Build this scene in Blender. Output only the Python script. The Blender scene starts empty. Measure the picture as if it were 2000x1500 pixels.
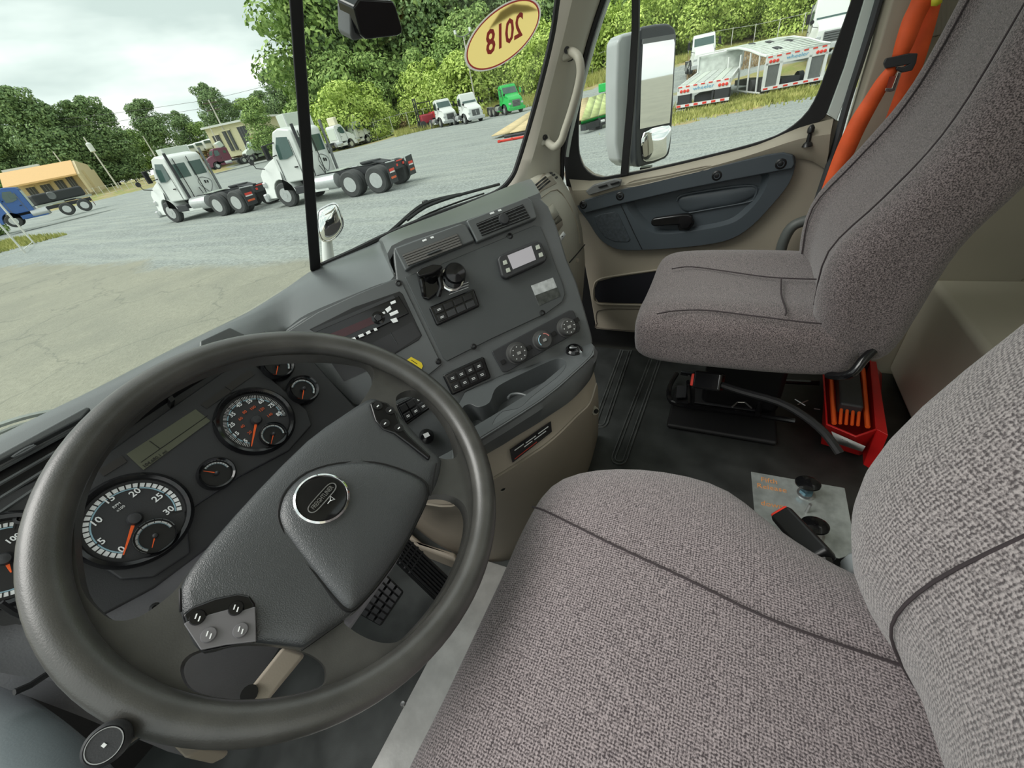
import bpy, bmesh, math, random
from mathutils import Vector as V, Matrix
SC = bpy.context.scene
COL = SC.collection
rnd = random.Random(7)

# ------------------------------------------------------------------ camera
FPX, CX, CY = 765.0, 1000.0, 750.0
EYE = V((0, 0, 1.05))                       # cab floor is z = 0, the yard is z = -1.25
_D = V((220, 1050, FPX)).normalized()
_R = V((470, -655, FPX)).normalized(); _R = (_R - _D*(_R.dot(_D))).normalized()
_F = _R.cross(_D)
cam = bpy.data.objects.new('camera', bpy.data.cameras.new('camera'))
COL.objects.link(cam); SC.camera = cam
cam.data.sensor_width = 36; cam.data.lens = FPX/2000*36; cam.data.clip_start = .02; cam.data.clip_end = 2000
ax = V((_R.x, _F.x, -_D.x)); ay = -V((_R.y, _F.y, -_D.y)); az = -V((_R.z, _F.z, -_D.z))
m = Matrix((ax, ay, az)).transposed().to_4x4(); m.translation = EYE
cam.matrix_world = m

# ------------------------------------------------------------------ sky and exposure
SC.view_settings.view_transform = 'Standard'; SC.view_settings.look = 'None'
SC.view_settings.exposure = 0.24; SC.view_settings.gamma = 1; SC.view_settings.use_curve_mapping = False
W = bpy.data.worlds.new('overcast_sky'); SC.world = W; W.use_nodes = True
nt = W.node_tree; nt.nodes.clear()
out = nt.nodes.new('ShaderNodeOutputWorld'); bg = nt.nodes.new('ShaderNodeBackground')
tc = nt.nodes.new('ShaderNodeTexCoord'); mp = nt.nodes.new('ShaderNodeMapping'); mp.inputs['Scale'].default_value = (1.6, 1.6, 5.5)
mp.inputs['Location'].default_value = (3.1, .4, .35)
no = nt.nodes.new('ShaderNodeTexNoise'); no.inputs['Scale'].default_value = 1.7; no.inputs['Detail'].default_value = 5; no.inputs['Roughness'].default_value = .5
cr = nt.nodes.new('ShaderNodeValToRGB')
cr.color_ramp.elements[0].position = .37; cr.color_ramp.elements[0].color = (.60, .70, .68, 1)
cr.color_ramp.elements[1].position = .57; cr.color_ramp.elements[1].color = (.98, .98, .95, 1)
e = cr.color_ramp.elements.new(.47); e.color = (.78, .87, .845, 1)
nt.links.new(tc.outputs['Generated'], mp.inputs['Vector']); nt.links.new(mp.outputs[0], no.inputs['Vector'])
nt.links.new(no.outputs['Fac'], cr.inputs[0]); nt.links.new(cr.outputs[0], bg.inputs['Color']); nt.links.new(bg.outputs[0], out.inputs[0])
bg.inputs['Strength'].default_value = 1.02
sun = bpy.data.objects.new('sun', bpy.data.lights.new('sun', 'SUN')); COL.objects.link(sun)
sun.data.energy = 2.2; sun.data.angle = math.radians(40); sun.data.color = (1, .98, .94)
sun.rotation_euler = V((-.55, .55, .9)).to_track_quat('Z', 'Y').to_euler()   # veiled sun high ahead and to the left

# ------------------------------------------------------------------ geometry of the photograph
def ray(px, py):
    v = V((px-CX, py-CY, FPX)).normalized()
    return V((v.dot(_R), v.dot(_F), -v.dot(_D)))
def onz(px, py, z): r = ray(px, py); return EYE + r*((z-EYE.z)/r.z)
def onx(px, py, x): r = ray(px, py); return EYE + r*(x/r.x)
def ony(px, py, y): r = ray(px, py); return EYE + r*(y/r.y)
def atd(px, py, d): r = ray(px, py); return EYE + r*(d/math.hypot(r.x, r.y))

class Frame:                                # a real plane: origin, right, up, outward normal
    def __init__(s, O, U, Vv): s.O = V(O); s.U = V(U).normalized(); s.N = s.U.cross(V(Vv)).normalized(); s.V = s.N.cross(s.U)
    def L(s, px, py, d=0):                  # point of the plane (lifted by d) seen at a pixel
        r = ray(px, py); P = s.O + s.N*d
        return EYE + r*((P-EYE).dot(s.N)/r.dot(s.N))
    def uv(s, px, py, d=0): p = s.L(px, py, d) - s.O; return p.dot(s.U), p.dot(s.V)
    def P(s, u, v, d=0): return s.O + s.U*u + s.V*v + s.N*d

# ------------------------------------------------------------------ materials
MATS = {}
def mat(name, col, rough=.5, metal=0, var=.06, vs=8, bump=0, bs=300, emit=0, spec=.5, coat=0, alpha=1):
    if name in MATS: return MATS[name]
    m = bpy.data.materials.new(name); m.use_nodes = True; n = m.node_tree; b = n.nodes['Principled BSDF']
    b.inputs['Roughness'].default_value = rough; b.inputs['Metallic'].default_value = metal
    b.inputs['Specular IOR Level'].default_value = spec; b.inputs['Coat Weight'].default_value = coat
    c = list(col)+[1]
    t = n.nodes.new('ShaderNodeTexCoord'); 
    z = n.nodes.new('ShaderNodeTexNoise'); z.inputs['Scale'].default_value = vs; z.inputs['Detail'].default_value = 3
    n.links.new(t.outputs['Object'], z.inputs['Vector'])
    r = n.nodes.new('ShaderNodeValToRGB'); r.color_ramp.elements[0].position = .3; r.color_ramp.elements[1].position = .7
    r.color_ramp.elements[0].color = [x*(1-var) for x in col]+[1]; r.color_ramp.elements[1].color = [min(1, x*(1+var)) for x in col]+[1]
    n.links.new(z.outputs['Fac'], r.inputs[0]); n.links.new(r.outputs[0], b.inputs['Base Color'])
    if bump:
        q = n.nodes.new('ShaderNodeTexNoise'); q.inputs['Scale'].default_value = bs; q.inputs['Detail'].default_value = 2
        n.links.new(t.outputs['Object'], q.inputs['Vector'])
        u = n.nodes.new('ShaderNodeBump'); u.inputs['Strength'].default_value = bump; u.inputs['Distance'].default_value = .0006 if bs > 60 else .01
        n.links.new(q.outputs['Fac'], u.inputs['Height']); n.links.new(u.outputs[0], b.inputs['Normal'])
    if emit:
        n.links.new(r.outputs[0], b.inputs['Emission Color']); b.inputs['Emission Strength'].default_value = emit
    MATS[name] = m; return m
def glassmat(name, tint=(1, 1, 1), refl=.06):
    if name in MATS: return MATS[name]
    m = bpy.data.materials.new(name); m.use_nodes = True; n = m.node_tree; n.nodes.clear()
    o = n.nodes.new('ShaderNodeOutputMaterial'); mx = n.nodes.new('ShaderNodeMixShader'); tr = n.nodes.new('ShaderNodeBsdfTransparent'); g = n.nodes.new('ShaderNodeBsdfGlossy')
    tr.inputs[0].default_value = list(tint)+[1]; g.inputs['Roughness'].default_value = .02
    lw = n.nodes.new('ShaderNodeFresnel'); lw.inputs['IOR'].default_value = 1.2
    mu = n.nodes.new('ShaderNodeMath'); mu.operation = 'MINIMUM'; mu.inputs[1].default_value = refl
    n.links.new(lw.outputs[0], mu.inputs[0]); n.links.new(mu.outputs[0], mx.inputs[0]); n.links.new(tr.outputs[0], mx.inputs[1]); n.links.new(g.outputs[0], mx.inputs[2]); n.links.new(mx.outputs[0], o.inputs[0])
    MATS[name] = m; return m
def filmmat(name, col):                     # thin printed film that daylight shines through
    m = bpy.data.materials.new(name); m.use_nodes = True; n = m.node_tree; b = n.nodes['Principled BSDF']; o = n.nodes['Material Output']
    b.inputs['Base Color'].default_value = list(col)+[1]; b.inputs['Roughness'].default_value = .4
    t = n.nodes.new('ShaderNodeBsdfTranslucent'); t.inputs[0].default_value = list(col)+[1]; x = n.nodes.new('ShaderNodeMixShader'); x.inputs[0].default_value = .6
    n.links.new(b.outputs[0], x.inputs[1]); n.links.new(t.outputs[0], x.inputs[2]); n.links.new(x.outputs[0], o.inputs[0]); MATS[name] = m; return m
def fabricmat(name, dark, light, wave=560, grain=420, mix=.5, second='Y', lo=.28, hi=.80):
    m = bpy.data.materials.new(name); m.use_nodes = True; n = m.node_tree; b = n.nodes['Principled BSDF']
    b.inputs['Roughness'].default_value = .95; b.inputs['Specular IOR Level'].default_value = .15; b.inputs['Sheen Weight'].default_value = .3; b.inputs['Sheen Roughness'].default_value = .6
    t = n.nodes.new('ShaderNodeTexCoord')
    g = n.nodes.new('ShaderNodeTexNoise'); g.inputs['Scale'].default_value = grain; g.inputs['Detail'].default_value = 1.5
    n.links.new(t.outputs['Object'], g.inputs['Vector'])
    def wv(direction, sc):
        w = n.nodes.new('ShaderNodeTexWave'); w.bands_direction = direction; w.inputs['Scale'].default_value = sc; w.inputs['Distortion'].default_value = 1.2; w.inputs['Detail'].default_value = 1; w.inputs['Detail Scale'].default_value = 3
        n.links.new(t.outputs['Object'], w.inputs['Vector']); return w
    w1 = wv('X', 104); w3 = wv(second, 92)
    def mth(op, a, b2, k=None):
        q = n.nodes.new('ShaderNodeMath'); q.operation = op; n.links.new(a, q.inputs[0])
        if k is None: n.links.new(b2, q.inputs[1])
        else: q.inputs[1].default_value = k
        return q.outputs[0]
    s = mth('ADD', mth('MULTIPLY', w1.outputs['Fac'], None, .26*mix), mth('MULTIPLY', w3.outputs['Fac'], None, .20*mix))
    s = mth('ADD', s, mth('MULTIPLY', g.outputs['Fac'], None, 1.5)); s = mth('SUBTRACT', s, None, .22+.23*mix)
    r = n.nodes.new('ShaderNodeValToRGB'); r.color_ramp.elements[0].position = lo; r.color_ramp.elements[1].position = hi
    r.color_ramp.elements[0].color = list(dark)+[1]; r.color_ramp.elements[1].color = list(light)+[1]
    n.links.new(s, r.inputs[0]); n.links.new(r.outputs[0], b.inputs['Base Color'])
    u = n.nodes.new('ShaderNodeBump'); u.inputs['Strength'].default_value = .6; u.inputs['Distance'].default_value = .001
    n.links.new(s, u.inputs['Height']); n.links.new(u.outputs[0], b.inputs['Normal'])
    return m
DASH = mat('dash_grey_plastic', (.092, .100, .103), .33, spec=.8, var=.06, bump=.35, bs=900)
DASHD = mat('panel_dark_plastic', (.070, .076, .078), .42, bump=.3, bs=900)
CLUS = mat('cluster_charcoal', (.033, .034, .037), .45, bump=.2, bs=900)
BLK = mat('black_plastic', (.010, .010, .011), .35)
BLKG = mat('gloss_black', (.008, .008, .009), .12)
RUB = mat('black_rubber', (.009, .009, .010), .6)
WHEELM = mat('wheel_leather', (.062, .061, .056), .36, var=.25, vs=25, bump=.25, bs=700, spec=.8)
HUBM = mat('hub_vinyl', (.055, .059, .062), .30, bump=.8, bs=900, spec=.8)
SILV = mat('silver_plastic', (.20, .195, .205), .32, .25)
TAN = mat('tan_plastic', (.40, .35, .28), .55, var=.04, bump=.2, bs=500)
TANL = mat('pale_tan_plastic', (.42, .40, .335), .5, var=.03, bump=.2, bs=500)
TAND = mat('taupe_door_plastic', (.36, .32, .255), .55, var=.04, bump=.2, bs=500)
TRIM = mat('door_insert_grey', (.060, .073, .085), .42, var=.05, bump=.25, bs=700)
CHR = mat('chrome', (.8, .8, .8), .08, 1)
STEEL = mat('steel', (.42, .42, .42), .3, .8)
ALU = mat('scuffed_aluminium', (.60, .60, .58), .42, .35, var=.14, vs=22, bump=.3, bs=150)
PLATE = mat('galvanised_plate', (.50, .54, .53), .35, .5, var=.2, vs=45)
MATF = mat('floor_vinyl', (.085, .092, .090), .36, var=.35, vs=12, bump=.5, bs=350)
WHT = mat('white_print', (.93, .95, .95), .5, var=0)
BLU = mat('pale_blue_print', (.32, .52, .62), .5, var=0)
ORG = mat('needle_orange', (.95, .13, .02), .4, var=0)
ORGP = mat('orange_print', (.75, .14, .05), .5, var=0)
FACE = mat('dial_black', (.012, .012, .013), .4)
BELT = mat('orange_webbing', (.92, .13, .03), .6, var=.08, vs=30, bump=.4, bs=900)
REDP = mat('red_plastic', (.50, .012, .012), .3, var=.1)
YEL = mat('yellow_sticker', (.80, .62, .03), .5)
SCRN = mat('silver_screen', (.55, .52, .57), .25)
LCD = mat('lcd_olive', (.115, .12, .085), .25)
GLASS = glassmat('window_glass', (.97, .99, .975), .05)
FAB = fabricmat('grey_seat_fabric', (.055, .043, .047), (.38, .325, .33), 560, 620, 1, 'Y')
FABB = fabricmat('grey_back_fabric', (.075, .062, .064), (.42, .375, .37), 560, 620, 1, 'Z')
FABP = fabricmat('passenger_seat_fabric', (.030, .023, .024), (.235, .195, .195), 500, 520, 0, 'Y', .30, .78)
SEAM = mat('seam_thread', (.045, .035, .038), .9)
MIRG = mat('mirror_glass', (.92, .93, .92), .02, 1, var=0)
WPNT = mat('white_truck_paint', (.74, .77, .74), .25, var=.02)

# ------------------------------------------------------------------ mesh helpers
ORGN = {}
def tag(o, label=None, cat=None, group=None, kind=None):
    if label: o['label'] = label
    if cat: o['category'] = cat
    if group: o['group'] = group
    if kind: o['kind'] = kind
    return o
def T(name, label, cat, loc=(0, 0, 0), group=None):
    o = bpy.data.objects.new(name, None); o.empty_display_size = .1; COL.objects.link(o); o.location = loc
    ORGN[o.name] = V(loc); return tag(o, label, cat, group)
def mk(name, verts, faces, m=None, parent=None, smooth=True, bevel=0, solid=0, sub=0, seg=2, ang=35, kind=None, off=0):
    me = bpy.data.meshes.new(name); og = ORGN.get(parent.name, V((0, 0, 0))) if parent else V((0, 0, 0))
    me.from_pydata([tuple(V(v)-og) for v in verts], [], faces); me.update()
    bm = bmesh.new(); bm.from_mesh(me); bmesh.ops.remove_doubles(bm, verts=bm.verts, dist=1e-6); bmesh.ops.recalc_face_normals(bm, faces=bm.faces); bm.to_mesh(me); bm.free()
    o = bpy.data.objects.new(name, me); COL.objects.link(o)
    if parent: o.parent = parent; ORGN[o.name] = og
    if m: me.materials.append(m)
    if smooth: me.shade_smooth()
    if solid: q = o.modifiers.new('solid', 'SOLIDIFY'); q.thickness = solid; q.offset = off
    if sub: q = o.modifiers.new('sub', 'SUBSURF'); q.levels = sub; q.render_levels = sub
    if bevel:
        q = o.modifiers.new('bevel', 'BEVEL'); q.width = bevel; q.segments = seg; q.limit_method = 'ANGLE'; q.angle_limit = math.radians(ang); q.harden_normals = True
    elif smooth and not sub: me.set_sharp_from_angle(angle=math.radians(40))
    if kind: o['kind'] = kind
    return o
def box(name, c, s, m, parent=None, U=(1, 0, 0), Vv=(0, 1, 0), bevel=0, **k):
    U = V(U).normalized(); N = U.cross(V(Vv)).normalized(); Vv = N.cross(U); c = V(c)
    vs = [c+U*(s[0]/2*a)+Vv*(s[1]/2*b)+N*(s[2]/2*d) for a in (-1, 1) for b in (-1, 1) for d in (-1, 1)]
    return mk(name, vs, [(0, 1, 3, 2), (4, 6, 7, 5), (0, 4, 5, 1), (2, 3, 7, 6), (0, 2, 6, 4), (1, 5, 7, 3)], m, parent, bevel=bevel, **k)
def prism(name, pts, dv, m, parent=None, **k):
    n = len(pts); dv = V(dv); vs = [V(p) for p in pts]+[V(p)+dv for p in pts]
    return mk(name, vs, [tuple(range(n)), tuple(range(2*n-1, n-1, -1))]+[(i, (i+1) % n, n+(i+1) % n, n+i) for i in range(n)], m, parent, **k)
def smoothloop(pts, n=4, closed=True):      # Catmull-Rom through points of any dimension
    P = [V(p) for p in pts]; N = len(P); out = []
    for i in range(N if closed else N-1):
        a, b, c, d = (P[(i-1) % N], P[i], P[(i+1) % N], P[(i+2) % N]) if closed else (P[max(i-1, 0)], P[i], P[i+1], P[min(i+2, N-1)])
        for j in range(n):
            t = j/n; out.append(.5*((2*b)+(c-a)*t+(2*a-5*b+4*c-d)*t*t+(3*b-a-3*c+d)*t**3))
    if not closed: out.append(P[-1])
    return out
def plate(name, outer, holes, dv, m, parent=None, **k):   # flat plate with holes, all loops planar
    bm = bmesh.new(); dv = V(dv); eds = []
    for lp in [outer]+holes:
        vs = [bm.verts.new(V(p)) for p in lp]
        for i in range(len(vs)): eds.append(bm.edges.new((vs[i], vs[(i+1) % len(vs)])))
    g = bmesh.ops.triangle_fill(bm, edges=eds, use_beauty=True)
    bmesh.ops.dissolve_limit(bm, angle_limit=.02, verts=bm.verts, edges=bm.edges, delimit=set()) if False else None
    bm.verts.index_update(); vs = [v.co.copy() for v in bm.verts]; fs = [tuple(v.index for v in f.verts) for f in bm.faces]; n = len(vs)
    be = [tuple(v.index for v in e_.verts) for e_ in bm.edges if len(e_.link_faces) == 1]; bm.free()
    return mk(name, vs+[v+dv for v in vs], fs+[tuple(i+n for i in f[::-1]) for f in fs]+[(a, b, b+n, a+n) for a, b in be], m, parent, **k)
def recess(name, loop, dv, m, parent=None, taper=.9, **k):  # open bowl: walls and floor behind a hole
    c = sum((V(p) for p in loop), V())/len(loop); n = len(loop); dv = V(dv)
    fl = [c+(V(p)-c)*taper+dv for p in loop]
    return mk(name, [V(p) for p in loop]+fl, [(i, (i+1) % n, n+(i+1) % n, n+i) for i in range(n)]+[tuple(range(n, 2*n))], m, parent, **k)
def dome(name, loop, N, h, m, parent=None, rings=6, base=0, e=2.2, sh=None, **k):
    c = sum((V(p) for p in loop), V())/len(loop); N = V(N); n = len(loop); vs = []; fs = []
    for p in loop: vs.append(V(p)-N*base)
    for r in range(rings+1):
        s = math.cos(r/(rings+.35)*math.pi/2); hh = h*(1-s**e)**(1/e)
        for p in loop: vs.append(c+(V(p)-c)*s+N*hh)
    for r in range(rings+1):
        for i in range(n): fs.append((r*n+i, r*n+(i+1) % n, (r+1)*n+(i+1) % n, (r+1)*n+i))
    fs.append(tuple(range((rings+1)*n, (rings+2)*n)))
    return mk(name, vs, fs, m, parent, **k)
def tube(name, pts, r, m, parent=None, seg=10, closed=False, **k):
    P = [V(p) for p in pts]; n = len(P); R = r if isinstance(r, (list, tuple)) else [r]*n; vs = []; fs = []
    up = None
    for i in range(n):
        t = (P[(i+1) % n]-P[i-1]) if (closed or 0 < i < n-1) else (P[1]-P[0] if i == 0 else P[-1]-P[-2])
        t.normalize()
        if up is None: up = t.orthogonal().normalized()
        up = (up-t*up.dot(t)).normalized(); b = t.cross(up)
        for j in range(seg): a = 2*math.pi*j/seg; vs.append(P[i]+(up*math.cos(a)+b*math.sin(a))*R[i])
    for i in range(n if closed else n-1):
        for j in range(seg): fs.append((i*seg+j, i*seg+(j+1) % seg, ((i+1) % n)*seg+(j+1) % seg, ((i+1) % n)*seg+j))
    if not closed: fs += [tuple(range(seg)), tuple(range((n-1)*seg, n*seg))]
    return mk(name, vs, fs, m, parent, **k)
def lathe(name, c, axis, prof, m, parent=None, seg=28, **k):   # prof: (radius, height) along axis
    c = V(c); A = V(axis).normalized(); u = A.orthogonal().normalized(); w = A.cross(u); vs = []; fs = []
    for r, h in prof:
        for j in range(seg): a = 2*math.pi*j/seg; vs.append(c+A*h+(u*math.cos(a)+w*math.sin(a))*max(r, 1e-4))
    for i in range(len(prof)-1):
        for j in range(seg): fs.append((i*seg+j, i*seg+(j+1) % seg, (i+1)*seg+(j+1) % seg, (i+1)*seg+j))
    fs += [tuple(range(seg)), tuple(range((len(prof)-1)*seg, len(prof)*seg))]
    return mk(name, vs, fs, m, parent, **k)
def loft(name, rows, m, parent=None, closed=False, cap=False, **k):
    n = len(rows[0]); vs = [V(p) for r in rows for p in r]; fs = []
    for i in range(len(rows)-1):
        for j in range(n if closed else n-1): fs.append((i*n+j, i*n+(j+1) % n, (i+1)*n+(j+1) % n, (i+1)*n+j))
    if cap: fs += [tuple(range(n)), tuple(range((len(rows)-1)*n, len(rows)*n))]
    return mk(name, vs, fs, m, parent, **k)
def text(name, s, pos, right, up, size, m, parent=None, ext=.0003, align='CENTER', mirror=False, w=1, bold=0):
    cu = bpy.data.curves.new(name, 'FONT'); cu.body = s; cu.size = size; cu.extrude = ext; cu.align_x = align; cu.align_y = 'CENTER'; cu.resolution_u = 2; cu.offset = bold
    o = bpy.data.objects.new(name, cu); COL.objects.link(o)
    dg = bpy.context.evaluated_depsgraph_get(); me = bpy.data.meshes.new_from_object(o.evaluated_get(dg)); bpy.data.objects.remove(o)
    U = V(right).normalized(); N = U.cross(V(up)).normalized(); Vv = N.cross(U); og = ORGN.get(parent.name, V((0, 0, 0))) if parent else V()
    if mirror: U = -U
    for v in me.vertices: v.co = V(pos)-og+U*(v.co.x*w)+Vv*v.co.y+N*(v.co.z)
    me.materials.clear(); me.materials.append(m)
    o = bpy.data.objects.new(name, me); COL.objects.link(o); me.name = name
    if parent: o.parent = parent; ORGN[o.name] = og
    return o
def copy_tree(o, parent=None):
    c = o.copy(); COL.objects.link(c); c.parent = parent
    for ch in o.children: copy_tree(ch, c)
    return c
# ================================================================== the yard
CTRL = [(0, 0, -1.25), (10, 10, -1.25), (-10, 5, -1.25), (10, -10, -1.25), (13, 17, -1.25), (12, 26, -1.25), (29, 3, -1.25), (31, -3, -1.25), (36, 12, -1.25), (18, 69, -1.25), (24, 71, -1.2), (30, 30, -1.25), (0, 60, -1.25), (-20, 40, -1.25),
        (40, 20, -1.1), (51.3, 34.8, -.40), (49.8, 29.7, -.51), (54, 26.2, -.41), (57.6, 43.2, -.29), (59, 54, -.56), (50.6, 51.2, -.73), (46.5, 49.6, -.72), (55.7, 94.9, -.79), (64, 95.5, -.62), (44.6, 122, .3), (69.7, 6.1, 1.3), (47.8, -4.2, -.3), (67.7, 32.2, .58), (49.9, 2.6, -.9), (70, -1.6, .95), (20, 25, -1.25), (35, 35, -1.2), (38, -8, -1.1), (40, 60, -1.1), (20, 110, -1.0), (44, 8, -1.0),
        (90, 40, 3), (85, 10, 4.2), (90, 70, 1.2), (80, 110, .8), (90, -20, 4), (150, 150, 3), (0, 200, .5), (150, 60, 6), (60, -40, 0), (0, -60, -1.25), (-60, 0, -1.25), (-60, 100, -1), (160, -60, 6), (73, 18, 2.0), (71, 25, 1.2), (76, 44, .9)]
def gz(x, y):
    n = d = 0
    for a, b, c in CTRL:
        w = 1/((x-a)**2+(y-b)**2+6)**1.7; n += w*c; d += w
    return n/d
def axis_steps(a, b):
    r = []; x = a
    while x < b: r.append(x); x += 1.5 + max(0, abs(x)-45)*.12
    return r+[b]
xs = axis_steps(-120, 260); ys = axis_steps(-120, 300)
gr = bpy.data.materials.new('yard_surface'); gr.use_nodes = True; n = gr.node_tree; b = n.nodes['Principled BSDF']; b.inputs['Roughness'].default_value = .9
t = n.nodes.new('ShaderNodeTexCoord')
def nz(sc, det=4, rough=.5, vec=None):
    q = n.nodes.new('ShaderNodeTexNoise'); q.inputs['Scale'].default_value = sc; q.inputs['Detail'].default_value = det; q.inputs['Roughness'].default_value = rough; n.links.new(vec or t.outputs['Object'], q.inputs['Vector']); return q.outputs['Fac']
def ramp(src, *st):
    q = n.nodes.new('ShaderNodeValToRGB'); els = q.color_ramp.elements
    for i, (p, c) in enumerate(st):
        e = els[i] if i < 2 else els.new(p); e.position = p; e.color = (list(c)+[1]) if hasattr(c, '__len__') else [c, c, c, 1]
    n.links.new(src, q.inputs[0]); return q.outputs[0]
def mixc(f, a, b2, mode='MIX'):
    q = n.nodes.new('ShaderNodeMix'); q.data_type = 'RGBA'; q.blend_type = mode
    for s, v in ((0, f), (6, a), (7, b2)):
        if isinstance(v, (int, float)): q.inputs[s].default_value = v
        elif isinstance(v, tuple): q.inputs[s].default_value = list(v)+[1]
        else: n.links.new(v, q.inputs[s])
    return q.outputs[2]
sx = n.nodes.new('ShaderNodeSeparateXYZ'); n.links.new(t.outputs['Object'], sx.inputs[0])
def mt(op, a, b2=0, c2=0):
    q = n.nodes.new('ShaderNodeMath'); q.operation = op
    for i, v in enumerate((a, b2, c2)):
        if isinstance(v, (int, float)): q.inputs[i].default_value = v
        else: n.links.new(v, q.inputs[i])
    return q.outputs[0]
gravel = mixc(ramp(nz(9, 6, .85), (.38, 0.), (.62, 1.)), (.10, .12, .115), (.45, .485, .46))
gravel = mixc(ramp(nz(.35, 4, .65), (.35, 0.), (.7, 1.)), gravel, mixc(ramp(nz(14, 5, .85), (.40, 0.), (.60, 1.)), (.15, .175, .165), (.46, .50, .48)))
# shallow wheel tracks and washed lines in the gravel
mpn = n.nodes.new('ShaderNodeMapping'); mpn.inputs['Scale'].default_value = (1.5, .12, 1); mpn.inputs['Rotation'].default_value = (0, 0, .6); n.links.new(t.outputs['Object'], mpn.inputs[0])
gravel = mixc(ramp(nz(1.3, 5, .6, mpn.outputs[0]), (.45, 0.), (.62, .35)), gravel, (.46, .49, .43))
conc = mixc(nz(9, 6, .7), (.22, .22, .17), (.42, .415, .33)); conc = mixc(ramp(nz(.5, 5, .6), (.4, 0.), (.65, .6)), conc, (.24, .245, .20))
vo = n.nodes.new('ShaderNodeTexVoronoi'); vo.feature = 'DISTANCE_TO_EDGE'; vo.inputs['Scale'].default_value = .38
wp = n.nodes.new('ShaderNodeVectorMath'); wp.operation = 'ADD'; nn2 = n.nodes.new('ShaderNodeTexNoise'); nn2.inputs['Scale'].default_value = 1.6; nn2.inputs['Detail'].default_value = 6
n.links.new(t.outputs['Object'], nn2.inputs['Vector']); n.links.new(t.outputs['Object'], wp.inputs[0]); n.links.new(nn2.outputs['Color'], wp.inputs[1]); n.links.new(wp.outputs[0], vo.inputs['Vector'])
conc = mixc(ramp(vo.outputs['Distance'], (.0, .45), (.014, 0.)), conc, (.13, .14, .12))
# dark damp band across the slab
# edge of the slab runs through (8,35) (9.7,22) (8,10.8) (11,8.4) (14,3)
ed = mt('SUBTRACT', sx.outputs[0], mt('MULTIPLY', nz(.12, 3), 5)); ed = mt('ADD', ed, mt('MULTIPLY', nz(1.2, 4), 1.2))
fac = ramp(mt('MULTIPLY_ADD', ed, .25, -1.0), (.0, 0.), (.16, 1.))
base = mixc(fac, conc, gravel)
# grass on the banks
gd = mixc(nz(6, 5, .7), (.10, .14, .03), (.40, .42, .12)); gd = mixc(ramp(nz(.4, 4), (.4, 0.), (.6, 1.)), gd, mixc(nz(8, 5, .7), (.30, .22, .10), (.50, .42, .24)))
att = n.nodes.new('ShaderNodeAttribute'); att.attribute_name = 'grass'
gf = ramp(mt('ADD', att.outputs['Fac'], mt('MULTIPLY', mt('SUBTRACT', nz(.9, 5, .7), .5), .9)), (.45, 0.), (.6, 1.))
base = mixc(gf, base, gd)
n.links.new(base, b.inputs['Base Color'])
bu = n.nodes.new('ShaderNodeBump'); bu.inputs['Strength'].default_value = .7; bu.inputs['Distance'].default_value = .05; n.links.new(nz(18, 5, .7), bu.inputs['Height']); n.links.new(bu.outputs[0], b.inputs['Normal'])
def seg_d(x, y, a, b2):
    ax_, ay_ = a; bx, by = b2; L = (bx-ax_)**2+(by-ay_)**2; t_ = max(0, min(1, ((x-ax_)*(bx-ax_)+(y-ay_)*(by-ay_))/L)); return math.hypot(x-ax_-(bx-ax_)*t_, y-ay_-(by-ay_)*t_)
def grass(x, y):
    az_ = math.degrees(math.atan2(x, y)); d = math.hypot(x, y)
    g = 0
    if x > 0 and 40 < az_ < 110: g = max(g, min(1, (d-(64 if az_ < 70 else 60))/5))
    if az_ >= 70 and 40 < d < 62: g = max(g, .0)
    g = max(g, 1-seg_d(x, y, (23.5, 3), (29, -4.5))/1.6 if d < 40 else 0)       # tufts along the trailers' tails
    g = max(g, 1-seg_d(x, y, (44, 3), (42, -8))/6)
    if -30 < az_ < 32: g = max(g, min(1, (d-92)/8))
    if -30 < az_ < 12.5 and d > 44: g = max(g, min(1, (12.5-az_)/2, (d-44)/2))
    return max(0, min(1, g))
vs = [(x, y, gz(x, y)) for y in ys for x in xs]; nx = len(xs)
fs = [(j*nx+i, j*nx+i+1, (j+1)*nx+i+1, (j+1)*nx+i) for j in range(len(ys)-1) for i in range(nx-1)]
me = bpy.data.meshes.new('ground'); me.from_pydata(vs, [], fs); me.materials.append(gr); me.shade_smooth()
at_ = me.attributes.new('grass', 'FLOAT', 'POINT')
for i, v in enumerate(vs): at_.data[i].value = grass(v[0], v[1])
ground = bpy.data.objects.new('ground', me); COL.objects.link(ground); ground['kind'] = 'structure'

# ------------------------------------------------------------------ trees
def leafmat(name, a, b2, c):
    m = bpy.data.materials.new(name); m.use_nodes = True; n = m.node_tree; p = n.nodes['Principled BSDF']; p.inputs['Roughness'].default_value = .75; p.inputs['Specular IOR Level'].default_value = .2
    t = n.nodes.new('ShaderNodeTexCoord'); q = n.nodes.new('ShaderNodeTexNoise'); q.inputs['Scale'].default_value = 1.1; q.inputs['Detail'].default_value = 5; q.inputs['Roughness'].default_value = .8
    r = n.nodes.new('ShaderNodeValToRGB'); el = r.color_ramp.elements; el[0].position = .35; el[0].color = list(a)+[1]; el[1].position = .66; el[1].color = list(c)+[1]; k = el.new(.5); k.color = list(b2)+[1]
    n.links.new(t.outputs['Object'], q.inputs['Vector']); n.links.new(q.outputs['Fac'], r.inputs[0]); n.links.new(r.outputs[0], p.inputs['Base Color']); return m
LEAF = {'dark': leafmat('dark_leaves', (.08, .135, .06), (.19, .29, .12), (.38, .50, .22)),
        'mid': leafmat('mid_leaves', (.12, .20, .07), (.27, .40, .12), (.52, .66, .22)),
        'light': leafmat('light_leaves', (.20, .29, .07), (.44, .58, .13), (.75, .85, .28)),
        'dry': leafmat('dry_grass', (.20, .14, .06), (.38, .28, .13), (.5, .42, .22))}
BARK = mat('bark', (.10, .08, .06), .9)
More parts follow.
